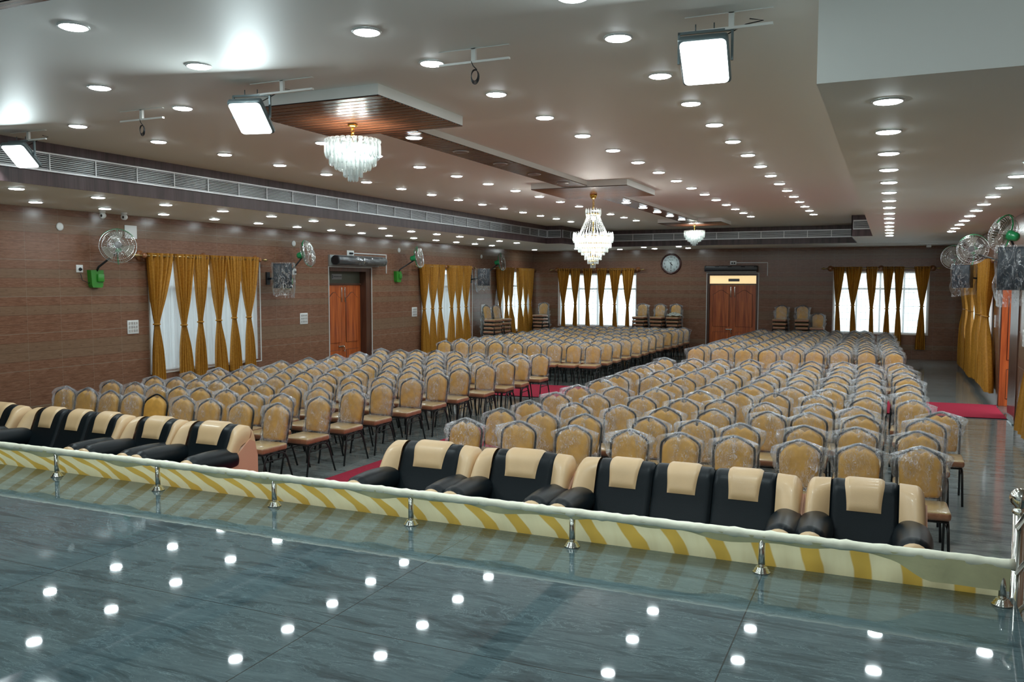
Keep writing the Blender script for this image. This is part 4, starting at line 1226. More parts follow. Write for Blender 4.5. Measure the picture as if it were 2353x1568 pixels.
# ------------------------------------------------------------------ sofas (face -y, origin at floor centre)
def sofa(n, loc, label, cat, name, W=None, hb=0.27):
    W = W or (0.60*n+0.30)
    t = thing(name, label, cat, loc, 0, 'black and beige lounge seats before the stage')
    mats_b = M['beige']
    # side and front body
    b = MB()
    b.rbox(-W/2+0.03, -0.33, 0.0, W/2-0.03, 0.47, 0.34, 0.03)
    b.build('base', M['beige'], t)
    # profile of the backrest in (y,z), from seat up over the roll and down behind
    prof = [(0.08, 0.38), (0.14, 0.51), (0.205, 0.64), (0.255, 0.76), (0.295, 0.85), (0.345, 0.890), (0.405, 0.902), (0.465, 0.876), (0.505, 0.80), (0.525, 0.60), (0.535, 0.08)]
    def pp(s):
        s = max(0.0, min(1.0, s))*(len(prof)-1); i = min(len(prof)-2, int(s)); f = s-i
        p0 = prof[max(0, i-1)]; p1 = prof[i]; p2 = prof[i+1]; p3 = prof[min(len(prof)-1, i+2)]
        def cr(a, b_, c, d): return 0.5*(2*b_+(c-a)*f+(2*a-5*b_+4*c-d)*f*f+(-a+3*b_-3*c+d)*f**3)
        return cr(p0[0], p1[0], p2[0], p3[0]), cr(p0[1], p1[1], p2[1], p3[1])
    cw = 2*hb/n
    for i in range(n):
        x0 = -hb+i*cw; x1 = x0+cw
        def fn(u, v, x0=x0, x1=x1):
            x = lerp(x0+0.002, x1-0.002, u); y, z = pp(v)
            ed = min(1, min(u, 1-u)*14)**0.5
            puff = 0.022*(1-ed)
            return (x, y+puff*(1 if v < 0.6 else -1), z-puff*0.8*(1 if 0.35 < v < 0.75 else 0))
        MB().grid(24, 40, fn).build('backrest', M['leather'], t, fix=False)
        # beige head pad folded over the top
        hw = cw*0.27 if n > 1 else cw*0.285
        xc = (x0+x1)/2
        def fh(u, v, xc=xc, hw=hw):
            s = lerp(0.26, 0.66, v); y, z = pp(s)
            y2, z2 = pp(s+0.01); ty, tz = y2-y, z2-z; L = math.hypot(ty, tz); ny, nz = -tz/L, ty/L
            e1 = min(1, min(u, 1-u)*9)**0.5*min(1, min(v, 1-v)*12)**0.5
            th = 0.004+0.015*e1
            taper = lerp(0.86, 1.0, smooth(v/0.55))
            return (xc+lerp(-hw, hw, u)*taper, y+ny*th, z+nz*th)
        MB().grid(18, 26, fh).build('head_pad', M['beige'], t, fix=False)
        # seat cushion
        MB().rbox(x0+0.003, -0.36, 0.28, x1-0.003, 0.16, 0.44, 0.045).build('seat_cushion', M['leather'], t)
    for sx in (-1, 1):
        # beige shoulder wing between the black back and the arm
        def fw_(u, v, sx=sx):
            y, z = pp(v)
            xo = lerp(hb-0.004, W/2-0.012, u)
            drop = 0.010*u+0.15*max(0, (u-0.55)/0.45)**2.6
            zz = z
            if z > 0.36: zz = 0.36+(z-0.36)*(1-drop/0.55)
            bulge = 0.05*math.sin(PI*u)
            fwd = (-0.10*u-bulge)*smooth((0.62-v)/0.5)
            back = -0.03*u*u if v > 0.65 else 0
            # tuck the outermost edge round to the side
            tk = max(0, (u-0.82)/0.18)
            yc = 0.3
            yy = y+fwd+back
            yy = lerp(yy, yc+(yy-yc)*0.6, tk**2)
            xo -= 0.02*tk**2
            return (sx*xo, yy, zz)
        MB().grid(20, 40, fw_).build('wing', M['beige'], t, fix=False)
        # outer side panel
        poly = [(-0.31, 0.06), (0.50, 0.06), (0.50, 0.60), (0.46, 0.74), (0.39, 0.77), (0.29, 0.70), (0.18, 0.62), (0.0, 0.58), (-0.31, 0.54)]
        MB().prism(poly, 'x', sx*(W/2-0.05), sx*(W/2-0.018)).build('side_panel', M['salmon'], t)
        # padded black arm roll, sloping down to the front
        xc = sx*(W/2-0.112)
        def fa(u, v, xc=xc):
            y = lerp(0.27, -0.32, v)
            zc_ = lerp(0.600, 0.618, smooth(v))
            r = 0.104+0.016*math.sin(PI*min(1, v*1.1))
            if v < 0.08: r *= math.sqrt(max(0.05, v/0.08))
            if v > 0.93: r *= math.sqrt(max(0.55, 1-(v-0.93)/0.07*0.45))
            pk = 1+0.025*math.sin(u*60)*smooth((v-0.86)/0.1)
            a = lerp(-0.25*PI, 1.25*PI, u)
            return (xc+r*1.02*pk*math.cos(a), y, zc_+r*0.95*pk*math.sin(a))
        ar = MB().grid(26, 26, fa).build('arm', M['leather'], t, fix=False)
        MB().rbox(xc-0.085, -0.32, 0.05, xc+0.085, 0.38, 0.56, 0.04).build('arm_body', M['beige'], ar)
        # beige horseshoe scroll on the arm's front
        sc_ = MB()
        pts = [(xc+0.060*math.cos(a), -0.330, 0.600+0.062*math.sin(a)) for a in [lerp(-0.15*PI, 1.15*PI, k/14) for k in range(15)]]
        pts = [(pts[0][0], -0.330, 0.42)]+pts+[(pts[-1][0], -0.330, 0.42)]
        sc_.tube(pts, 0.034, 10); sc_.build('arm_scroll', M['beige'], ar)
    # rear cover
    MB().rbox(-W/2+0.05, 0.465, 0.06, W/2-0.05, 0.53, 0.60, 0.02).build('rear_panel', M['salmon'], t)
    return t
SY = 5.95
sofa(1, (-3.55, SY, 0), 'black and beige leatherette armchair beside the red centre carpet, right of it', 'armchair', 'armchair', 0.94, 0.285)
sofa(1, (-2.69, SY, 0), 'black and beige leatherette armchair between an armchair and the right three-seater', 'armchair', 'armchair', 0.90, 0.275)
sofa(3, (-1.38, SY, 0), 'black and beige three-seat sofa in the right-hand group', 'sofa', 'sofa', 1.76, 0.68)
sofa(1, (-0.12, SY+0.02, 0), 'black and beige leatherette armchair, rightmost, near the steel newel post', 'armchair', 'armchair', 0.83, 0.225)
sofa(1, (-6.02, SY+0.02, 0), 'black and beige armchair showing its salmon side, left of the centre carpet', 'armchair', 'armchair', 0.84)
sofa(1, (-6.76, SY+0.02, 0), 'black and beige armchair between the left three-seater and another armchair', 'armchair', 'armchair', 0.74, 0.24)
sofa(3, (-7.90, SY+0.02, 0), 'black and beige three-seat sofa in the left-hand group', 'sofa', 'sofa', 1.58, 0.62)
sofa(1, (-9.18, SY+0.02, 0), 'black and beige armchair cut by the left edge of the photo', 'armchair', 'armchair', 0.90)
# ------------------------------------------------------------------ stage railing with cloth
RY, RZ = 4.95, 0.838
for i, x in enumerate([0.58, -0.63, -1.79, -2.97, -4.15, -5.32, -6.49, -7.66, -8.83, -10.0, -11.1]):
    if i == 0: where = 'at the right end beside the newel'
    else: where = '%s from the right end' % ORD[i+1]
    t = thing('rail_post', 'short steel post under the cloth-wrapped stage rail, %s' % where, 'post', (x, RY, STZ), 0, 'posts of the stage rail')
    MB().lathe([(0.019, 0.0), (0.019, 0.20)], seg=16).build('tube', M['steel'], t)
    MB().lathe([(0.050, 0.0), (0.050, 0.007), (0.041, 0.010), (0.041, 0.020), (0.033, 0.023), (0.033, 0.032), (0.026, 0.035), (0.020, 0.038)], seg=20).build('flange', M['steel'], t)
rl = MB()
n = 360
pts = []; rs = []
rr2 = random.Random(3)
for i in range(n+1):
    x = lerp(-11.5, 0.63, i/n)
    pts.append((x, RY+rr2.uniform(-0.002, 0.002), RZ+rr2.uniform(-0.002, 0.002))); rs.append(0.028+rr2.uniform(-0.0008, 0.001)+(0.0035 if i % 6 == 0 else 0))
rl.tube(pts, rs, 12)
wr = MB()
t = thing('stage_rail', 'low stage rail wrapped in cream cloth along the stage edge', 'railing', (-5.4, RY, RZ))
def rel(mb, l): mb.v = [(a-l[0], b-l[1], c-l[2]) for a, b, c in mb.v]; return mb
L0 = (-5.4, RY, RZ)
rel(rl, L0).build('wrapped_pipe', M['railcloth'], t)
# the skirt: hangs outside the stage edge, seen between rail and floor
def sk(u, v):
    x = lerp(-11.55, 0.60, u)
    z = lerp(RZ+0.01, 0.06, v)
    y = 5.0+0.02*math.sin(x*9+1.3*math.sin(x*3))+0.012*math.sin(x*31)
    y = lerp(RY+0.028, y+0.115, smooth(min(1, v*3.2)))
    return (x, y, z)
o = MB().grid(420, 12, sk).build('stage_skirt', M['skirt'], fix=False)
tag(o, 'pale yellow and gold banded cloth skirt hanging behind the stage posts', 'cloth')
# short overlapping flap on the stage side of the pipe
def fp(u, v):
    x = lerp(-11.5, 0.61, u)
    d = 0.038+0.014*math.sin(x*5.3+0.8*math.sin(x*2.1))+0.010*math.sin(x*13)
    if x > 0.05: d = lerp(d, 0.14, smooth((x-0.05)/0.2))
    if -2.05 < x+0.8 < -1.6: d += 0.0
    y = RY-0.027+0.016*v+0.004*math.sin(x*22)*v
    return (x, y, RZ+0.004-v*d-0.004)
o = MB().grid(300, 4, fp).build('rail_flap', M['flap'], t, fix=False)
o.location = (-L0[0], -L0[1], -L0[2])

# newel post and stair handrails on the right end of the stage
t = thing('stair_railing', 'polished steel newel with ball top and sloping stair rails at the right edge', 'railing', (0.70, 5.40, 0.0))
MB().lathe([(0.05, 0), (0.05, 0.01), (0.036, 0.02), (0.033, 0.04), (0.033, 1.00)], seg=20).build('newel_post', M['steel'], t)
MB().lathe([(0.033, 1.00), (0.040, 1.01), (0.034, 1.025), (0.024, 1.032), (0.026, 1.04), (0.048, 1.062), (0.056, 1.09), (0.048, 1.118), (0.026, 1.14), (0.001, 1.146)], seg=24).build('ball_finial', M['steel'], t)
for z0, r in ((0.92, 0.022), (0.66, 0.016), (0.42, 0.016), (0.19, 0.014)):
    MB().tube([(-0.002, 0.12 if r < 0.02 else 0.03, z0-0.06 if r < 0.02 else z0-0.015), (-0.002, -1.2, z0+0.60)], r, 10).build('handrail', M['steel'], t)

# ------------------------------------------------------------------ wall fans
def fan_meshes():
    R = 0.275
    cg = MB()
    for k in range(44):
        a = 2*PI*k/44; c, s = math.cos(a), math.sin(a)
        fr = [(0.05, -0.105), (0.12, -0.104), (0.20, -0.092), (0.25, -0.062), (R, -0.01)]
        cg.tube([(r*c, y, r*s) for r, y in fr], 0.0026, 4, caps=False)
        bk = [(R, -0.01), (0.268, 0.04), (0.235, 0.075), (0.16, 0.085), (0.075, 0.085)]
        cg.tube([(r*c, y, r*s) for r, y in bk], 0.0026, 4, caps=False)
    for r, y, w in ((R, -0.01, 0.005), (R-0.003, 0.006, 0.004), (0.16, -0.099, 0.0028), (0.235, -0.074, 0.0028), (0.235, 0.075, 0.003), (0.15, 0.086, 0.0028), (0.07, 0.086, 0.003)):
        cg.tube([(r*math.cos(2*PI*k/40), y, r*math.sin(2*PI*k/40)) for k in range(40)], w, 6, closed=True)
    hub = MB().lathe([(0.001, -0.113), (0.045, -0.112), (0.055, -0.104), (0.055, -0.098)], seg=20, axis='y')
    bl = MB()
    def bf(u, v):
        a = lerp(-0.55, 0.55, u)*lerp(0.75, 1.0, v); r = lerp(0.04, 0.235, v)
        return (r*math.cos(a), -0.03+0.05*(u-0.5)*1.0, r*math.sin(a))
    bl.grid(8, 8, bf)
    mt = MB().lathe([(0.001, 0.245), (0.035, 0.24), (0.058, 0.222), (0.068, 0.19), (0.070, 0.15), (0.078, 0.14), (0.078, 0.09), (0.070, 0.085)], seg=22, axis='y')
    br = MB()
    arc = [(0, 0.11, 0.08), (0, 0.10, 0.17), (0, 0.06, 0.25), (0, -0.005, 0.285)]
    br.tube(arc, 0.011, 8)
    br.tube([(0.28*math.sin(a), 0.004, 0.283*math.cos(a)) for a in [lerp(-1.0, 1.0, k/10) for k in range(11)]], 0.009, 6)
    lb = MB().tube([(x, y, -z) for x, y, z in arc], 0.011, 8)
    return dict(cage=cg.mesh('cage', M['chrome']), hub=hub.mesh('hub', M['grey']), blade=bl.mesh('blade', M['blade'], fix=False), motor=mt.mesh('motor', M['green']), cage_bracket=br.mesh('cage_bracket', M['green']), lower_bracket=lb.mesh('lower_bracket', M['green']))
FM = fan_meshes()
bx = MB(); bx.prism([(-0.085, -0.16), (0.085, -0.16), (0.105, -0.12), (0.12, 0.12), (-0.12, 0.12), (-0.105, -0.12)], 'y', -0.09, 0.0)
bx.rbox(-0.01, -0.12, -0.07, 0.11, -0.085, 0.06, 0.012)
BOXM = bx.mesh('wall_box', M['greenbox'])
def fan(wall, y, zbox, head, face, label, tilt=0.0, socket=None):
    """wall: +1 left wall (room towards +x), -1 right wall"""
    X = XL if wall > 0 else XR
    t = thing('wall_fan', label, 'fan', (X, y, zbox), 0, 'green wall fans')
    b = bpy.data.objects.new('wall_box', BOXM); C.objects.link(b); b.parent = t
    b.rotation_euler = (0, 0, rad(90) if wall > 0 else rad(-90))
    h = Vector(head)-Vector((X, y, zbox))
    d = Vector((face[0], face[1], 0)).normalized()
    ang = math.atan2(d.x, -d.y)
    rot = Matrix.Rotation(ang, 4, 'Z') @ Matrix.Rotation(tilt, 4, 'X')
    for nm, me in FM.items():
        ks = 3 if nm == 'blade' else 1
        for i in range(ks):
            o = bpy.data.objects.new(nm, me); C.objects.link(o); o.parent = t
            o.matrix_local = Matrix.Translation(h) @ rot @ Matrix.Rotation(2*PI*i/3+0.4, 4, 'Y') if nm == 'blade' else Matrix.Translation(h) @ rot
    mo = h + (rot @ Vector((0, 0.15, -0.06)))
    MB().tube([(wall*0.06, 0, 0.08), (wall*0.12, 0, 0.17), tuple(lerp(a, b_, 0.6) for a, b_ in zip((wall*0.12, 0, 0.17), mo)), tuple(mo)], 0.017, 8).build('arm', M['black'], t)
    if socket:
        sy = socket-y
        MB().tube([(wall*0.03, sy, 0.06), (wall*0.03, sy*0.9, -0.04), (wall*0.04, sy*0.45, -0.09), (wall*0.05, -0.02 if sy < 0 else 0.02, 0.02), (wall*0.09, 0, 0.14)], 0.006, 6).build('cord', M['cord'], t)
    return t
fan(1, 9.70, 2.36, (XL+0.40, 9.84, 2.86), (0.78, -0.62), 'green wall fan nearest the stage on the left wall', tilt=rad(-12), socket=9.44)
fan(1, 14.42, 2.32, (XL+0.45, 14.62, 2.90), (0.93, 0.36), 'green wall fan behind the wrapped speaker left of the left door', tilt=rad(-14), socket=14.66)
fan(1, 18.84, 2.46, (XL+0.45, 19.25, 2.95), (0.90, 0.44), 'green wall fan between the left door and the middle left window', tilt=rad(-10))
fan(1, 24.0, 2.40, (XL+0.45, 24.42, 2.95), (0.92, 0.40), 'green wall fan farthest along the left wall', tilt=rad(-8))
fan(-1, 14.9, 2.45, (XR-0.40, 14.4, 3.02), (-0.80, 0.60), 'green wall fan on the right wall seen from behind, largest', tilt=rad(-16))
fan(-1, 16.9, 2.50, (XR-0.50, 18.1, 2.92), (-0.30, -0.95), 'wall fan on the right wall facing the stage, in the middle', tilt=rad(-6))
fan(-1, 22.9, 2.40, (XR-0.55, 22.5, 2.90), (-0.25, -0.97), 'wall fan farthest along the right wall, half hidden by another', tilt=rad(-6))

# ------------------------------------------------------------------ loudspeakers in polythene
def speaker(loc, wallx, ang, label, sc=1.0):
    t = thing('loudspeaker', label, 'speaker', loc, 0, 'wall speakers in clear plastic')
    R_ = Matrix.Rotation(ang, 4, 'Z') @ Matrix.Scale(sc, 4)
    w, d, h = 0.185, 0.15, 0.25
    cab = MB(); cab.prism([(-w, -d), (w, -d), (w*0.7, d), (-w*0.7, d)], 'z', -h, h); cab.xf(R_)
    cab.build('cabinet', M['spk'], t)
    g = MB().rbox(-w+0.01, -d-0.012, -h+0.02, w-0.01, -d, h-0.02, 0.01); g.xf(R_); g.build('front_grille', M['spk'], t)
    # bag: closed tube of film, longer than the box
    s0 = random.uniform(0, 6)
    def bf(u, v):
        a = 2*PI*u
        k = 0.22+0.03*math.sin(5*a+s0+v*4)
        cx_, sy_ = math.cos(a), math.sin(a)
        m_ = max(abs(cx_)/(w+0.028), abs(sy_)/(d+0.035))
        x, y = cx_/m_, sy_/m_
        z = lerp(h+0.02, -h-0.17-0.035*math.sin(a+s0), v)
        sq = 1-0.10*smooth((v-0.75)/0.25)
        wr_ = 0.008*math.sin(9*a+v*14+s0)+0.006*math.sin(21*a-v*9)
        top = smooth(v/0.04)
        return (x*sq*(0.96+0.04*top)+wr_, y*sq*(0.96+0.04*top)+wr_, z)
    bg = MB().grid(56, 22, bf)
    bg.grid(6, 6, lambda u, v: (lerp(-1, 1, u)*(w+0.02), lerp(-1, 1, v)*(d+0.03), h+0.02+0.004*math.sin(u*9+v*7)))
    bg.xf(R_); bg.build('plastic_cover', M['filmspk'], t, fix=False)
    # bracket to the wall
    br = MB(); dx = wallx-loc[0]; sg_ = 1 if dx > 0 else -1
    br.tube([tuple(R_ @ Vector((0, d*0.9, -0.02))), (dx-sg_*0.03, 0, -0.06)], 0.02, 8)
    br.box(min(dx-sg_*0.03, dx), -0.05, -0.18, max(dx-sg_*0.03, dx), 0.05, 0.08)
    br.build('wall_bracket', M['blackpl'], t)
    return t
speaker((XL+0.42, 13.86, 2.42), XL, rad(32), 'black loudspeaker in clear plastic beside the nearest left window')
speaker((XL+0.42, 23.10, 2.45), XL, rad(35), 'black loudspeaker in clear plastic beyond the middle left window')
speaker((1.36, 11.4, 2.46), XR, rad(-20), 'large black loudspeaker in clear plastic at the right edge')
speaker((1.47, 20.9, 2.44), XR, rad(-28), 'smaller black loudspeaker in clear plastic farther along the right wall')

# ------------------------------------------------------------------ flood lamps on T-brackets
def tbracket(x, y, label, lamp=None, coil=False, bar=(-0.27, 0.27), shift=0.0):
    t = thing('lamp_bracket', label, 'lamp bracket', (x, y, ZM), 0, 'T-brackets under the high ceiling')
    MB().box(-0.016, -0.012, -0.085, 0.016, 0.012, 0.0).build('stem', M['paint'], t)
    MB().box(bar[0], -0.012, -0.100, bar[1], 0.012, -0.085).build('crossbar', M['paint'], t)
    MB().box(bar[0], -0.012, -0.006, bar[1], 0.012, -0.0005).build('ceiling_plate', M['paint'], t)
    if coil:
        m = MB(); r = 0.034
        pts = [(0.0, 0, -0.06), (-0.015, -0.01, -0.09), (0.0, -0.015, -0.12), (0.03, -0.015, -0.15)]
        m.tube(pts, 0.0035, 6)
        for k in range(4):
            o_ = 0.006*k
            m.tube([(0.012+(r+o_*0.4)*math.cos(a)*0.75, -0.015+o_*0.5, -0.185+(r+o_*0.4)*math.sin(a)*1.15-0.004*k) for a in [2*PI*q/20 for q in range(20)]], 0.003, 5, closed=True)
        m.build('cable_coil', M['cord'], t)
    return t
def flood(x, y, z, yaw, tilt, label, W_=FLOOD):
    t = thing('flood_lamp', label, 'flood lamp', (x, y, z), 0, 'bright flood lamps')
    R_ = Matrix.Rotation(yaw, 4, 'Z') @ Matrix.Rotation(tilt, 4, 'X')
    w, h = 0.135, 0.155
    hs = MB().rbox(-w-0.012, -0.01, -h-0.012, w+0.012, 0.045, h+0.012, 0.02)
    for k in range(9):
        xx = lerp(-w*0.8, w*0.8, k/8); hs.box(xx-0.003, 0.045, -h*0.8, xx+0.003, 0.075, h*0.8)
    hs.xf(R_).build('housing', M['floodbody'], t)
    f = MB(); pl = []
    for cx_, cz_, a0 in ((w-0.03, h-0.03, 0), (-w+0.03, h-0.03, 90), (-w+0.03, -h+0.03, 180), (w-0.03, -h+0.03, 270)):
        for k in range(6):
            a = rad(a0+18*k); pl.append((cx_+0.03*math.cos(a), cz_+0.03*math.sin(a)))
    f.prism(pl, 'y', -0.0125, -0.0105)
    f.xf(R_).build('lens', M['floodface'], t)
    # U yoke up to the crossbar
    R2 = Matrix.Rotation(yaw, 4, 'Z'); top = (ZM-0.095)-z
    yk = MB()
    yk.box(-w-0.03, 0.01, 0.0, -w-0.016, 0.03, top); yk.box(w+0.016, 0.01, 0.0, w+0.03, 0.03, top); yk.box(-w-0.03, 0.01, top-0.012, w+0.03, 0.03, top+0.004)
    yk.tube([(-0.06, 0.02, top), (-0.06, 0.02, top+0.045)], 0.004, 6); yk.tube([(0.05, 0.02, top), (0.05, 0.02, top+0.045)], 0.004, 6)
    yk.xf(R2).build('yoke', M['floodbody'], t)
    cb = MB().tube([(0.02, 0.04, h*0.6), (0.05, 0.05, top*0.7), (w+0.10, 0.03, top+0.02), (w+0.2, 0.02, top+0.03), (w+0.12, 0.03, top+0.05)], 0.004, 6)
    cb.xf(R2).build('cable', M['cord'], t)
    ld = bpy.data.lights.new('flood_beam', 'AREA'); ld.shape = 'RECTANGLE'; ld.size = 2*w-0.02; ld.size_y = 2*h-0.02
    ld.energy = W_; ld.color = (0.80, 0.97, 1.0)
    lo = bpy.data.objects.new('flood_beam', ld); C.objects.link(lo); lo.parent = t
    lo.matrix_local = R_ @ Matrix.Translation((0, -0.016, 0)) @ Matrix.Rotation(rad(-90), 4, 'X')
    return t
tbracket(-0.91, 5.25, 'ceiling T-bracket carrying the right-hand flood lamp', bar=(-0.28, 0.24))
flood(-1.06, 5.22, 3.62, rad(4), rad(50), 'blazing flood lamp on the T-bracket at top right')
tbracket(-4.49, 5.54, 'ceiling T-bracket carrying the flood lamp before the wooden panel', bar=(-0.32, 0.30))
flood(-4.78, 5.50, 3.62, rad(14), rad(50), 'blazing flood lamp hanging left of the nearest chandelier')
tbracket(-8.50, 6.29, 'ceiling T-bracket carrying the flood lamp at the left edge')
flood(-8.58, 6.25, 3.64, rad(12), rad(50), 'blazing flood lamp at the left edge before the long grille')
tbracket(0.9, 1.9, 'assumed ceiling T-bracket over the stage carrying the assumed flood lamp aimed at the right soffit')  # unseen bracket, added to hold the assumed lamp
flood(0.9, 1.95, 3.55, rad(172), rad(35), 'assumed unseen flood lamp over the stage aimed at the drop of the right soffit', 6.0)  # out of view; lamp assumed, added to brighten the soffit drop
tbracket(-2.67, 5.33, 'empty T-bracket with a coiled black cable, centre top', coil=True)
tbracket(-6.45, 5.93, 'empty T-bracket with a small cable, left of the flood lamp', coil=True)

# ------------------------------------------------------------------ chandeliers
def crystal(mb, x, y, z0, z1, r):
    mb.lathe([(r*0.5, z1), (r, z1-0.008), (r, z0+0.012), (r*0.35, z0)], (x, y, 0), 6, smooth=False)
def ring(R_, z0, z1, n, r):
    mb = MB()
    for k in range(n):
        a = 2*PI*k/n; crystal(mb, R_*math.cos(a), R_*math.sin(a), z0, z1, r)
    return mb
def basket(loc, label):
    t = thing('chandelier', label, 'chandelier', loc, 0, 'small tiered crystal chandeliers')
    z = 0.0
    ch = MB()
    for k in range(3): ch.tube([(0.014*math.cos(a)*(1 if k % 2 else 0.3), 0.014*math.cos(a)*(0.3 if k % 2 else 1), -0.03-0.035*k+0.024*math.sin(a)) for a in [2*PI*q/10 for q in range(10)]], 0.004, 5, closed=True)
    ch.tube([(0, 0, -0.10), (0, 0, -0.20)], 0.006, 6)
    ch.build('chain', M['gold'], t)
    MB().lathe([(0.03, 0), (0.045, -0.005), (0.05, -0.02), (0.02, -0.03)], seg=16).build('canopy', M['gold'], t)
    fr = MB()
    for R_, zz in ((0.235, -0.165), (0.20, -0.20), (0.155, -0.24), (0.085, -0.30), (0.042, -0.36)):
        fr.tube([(R_*math.cos(2*PI*k/32), R_*math.sin(2*PI*k/32), zz) for k in range(32)], 0.004, 5, closed=True)
    for k in range(4):
        a = PI*k/2; fr.tube([(0, 0, -0.17), (0.235*math.cos(a), 0.235*math.sin(a), -0.165)], 0.003, 5)
    fr.build('frame', M['chrome'], t)
    top = MB()
    for k in range(28):
        a = 2*PI*k/28
        top.lathe([(0.001, 0.0), (0.022, -0.006), (0.027, -0.02), (0.018, -0.04), (0.025, -0.06), (0.025, -0.13), (0.015, -0.17), (0.001, -0.19)], (0.245*math.cos(a), 0.245*math.sin(a), -0.145), 8)
    top.build('crystal_tier', M['crystal'], t)
    for R_, z0, z1, n, r in ((0.215, -0.395, -0.17, 30, 0.012), (0.165, -0.435, -0.20, 24, 0.012), (0.125, -0.45, -0.24, 20, 0.012), (0.085, -0.505, -0.30, 16, 0.011), (0.042, -0.545, -0.36, 9, 0.011)):
        ring(R_, z0, z1, n, r).build('crystal_tier', M['crystal'], t)
    for k in range(6):
        a = 2*PI*k/6+0.3
        MB().lathe([(0.001, -0.20), (0.018, -0.21), (0.024, -0.235), (0.018, -0.26), (0.001, -0.27)], (0.12*math.cos(a), 0.12*math.sin(a), 0), 10).build('bulb', M['bulb'], t)
    return t
basket((-4.74, 6.87, 3.80), 'tiered crystal chandelier nearest the stage under the big wooden panel')
basket((-4.70, 22.2, 3.80), 'small tiered crystal chandelier farthest from the stage, near the clock')

t = thing('chandelier', 'tall empire crystal chandelier with gold crown in the middle of the hall', 'chandelier', (-4.68, 13.9, 3.80))
MB().lathe([(0.06, 0), (0.065, -0.02), (0.045, -0.06), (0.035, -0.075), (0.01, -0.08)], seg=18).build('canopy', M['gold'], t)
ch = MB()
for k in range(5): ch.tube([(0.016*math.cos(a)*(1 if k % 2 else 0.3), 0.016*math.cos(a)*(0.3 if k % 2 else 1), -0.10-0.032*k+0.022*math.sin(a)) for a in [2*PI*q/10 for q in range(10)]], 0.004, 5, closed=True)
ch.build('chain', M['gold'], t)
fr = MB()
for R_, zz in ((0.115, -0.33), (0.33, -0.72), (0.30, -0.84), (0.235, -0.92), (0.195, -0.99), (0.13, -1.07), (0.085, -1.14), (0.04, -1.20)):
    fr.tube([(R_*math.cos(2*PI*k/36), R_*math.sin(2*PI*k/36), zz) for k in range(36)], 0.006, 5, closed=True)
fr.tube([(0, 0, -0.26), (0, 0, -1.2)], 0.008, 6)
fr.build('frame', M['gold'], t)
cr = MB()
for k in range(16):
    a = 2*PI*k/16
    cr.lathe([(0.001, -0.235), (0.010, -0.26), (0.013, -0.30), (0.010, -0.34), (0.001, -0.37)], (0.125*math.cos(a), 0.125*math.sin(a), 0), 6, smooth=False)
cr.build('crown_crystals', M['crystal'], t)
sw = MB()
for k in range(28):
    a = 2*PI*k/28
    for j in range(16):
        f = j/15; R_ = lerp(0.11, 0.27, f**1.25); zz = lerp(-0.36, -0.72, f)
        sw.lathe([(0.001, 0.010), (0.010, 0), (0.001, -0.010)], (R_*math.cos(a), R_*math.sin(a), zz), 5, smooth=False)
sw.build('bead_strings', M['crystal'], t)
wd = MB()
for k in range(36):
    a = 2*PI*k/36
    wd.lathe([(0.001, -0.64), (0.012, -0.68), (0.018, -0.73), (0.016, -0.79), (0.001, -0.83)], (0.335*math.cos(a), 0.335*math.sin(a), 0), 6, smooth=False)
wd.build('crystal_tier', M['crystal'], t)
for R_, z0, z1, n, r in ((0.305, -0.92, -0.76, 44, 0.011), (0.25, -0.99, -0.84, 36, 0.011), (0.195, -1.04, -0.90, 28, 0.011), (0.14, -1.12, -0.98, 22, 0.010), (0.09, -1.19, -1.06, 14, 0.010), (0.04, -1.26, -1.14, 8, 0.009)):
    ring(R_, z0, z1, n, r).build('crystal_tier', M['crystal'], t)
for k in range(8):
    a = 2*PI*k/8; R_ = 0.2
    MB().lathe([(0.001, -0.70), (0.018, -0.71), (0.024, -0.74), (0.018, -0.77), (0.001, -0.78)], (R_*math.cos(a), R_*math.sin(a), 0), 10).build('bulb', M['bulb'], t)
for zz in (-0.37, -0.95):
    MB().lathe([(0.001, zz), (0.03, zz-0.01), (0.035, zz-0.035), (0.03, zz-0.06), (0.001, zz-0.07)], (0, 0, 0), 12).build('bulb', M['bulb'], t)

# ------------------------------------------------------------------ clock
cx_, cz_ = -6.71, 2.93
t = thing('wall_clock', 'round wall clock with maroon rim and pale dial on the far wall', 'clock', (cx_, YB, cz_))
MB().lathe([(0.285, -0.03), (0.30, -0.045), (0.325, -0.05), (0.345, -0.035), (0.35, 0.0), (0.28, 0.0)], seg=48, axis='y', caps=False).build('rim', M['clockrim'], t)
MB().lathe([(0.001, -0.028), (0.286, -0.028), (0.286, -0.01)], seg=48, axis='y', caps=False).build('dial', M['clockface'], t)
for h in range(1, 13):
    a = 2*PI*h/12
    text_mesh(str(h), 0.085, M['signdark'], 'numeral', t, (0.225*math.sin(a), -0.030, 0.225*math.cos(a)), (PI/2, 0, 0))
text_mesh('Ajanta', 0.06, M['clockbrand'], 'lettering', t, (0, -0.030, 0.13), (PI/2, 0, 0))
def hand(ang, l0, l1, w, mat, nm, y):
    mb = MB().box(-w/2, y-0.002, -l0, w/2, y, l1); mb.xf(Matrix.Rotation(ang, 4, 'Y')); mb.build(nm, mat, t)
hand(rad(135), 0.05, 0.075, 0.026, M['signdark'], 'hour_hand', -0.033)
hand(rad(180), 0.07, 0.17, 0.016, M['signdark'], 'minute_hand', -0.036)
hand(rad(-44), 0.0, 0.19, 0.006, M['signdark'], 'second_hand', -0.039)

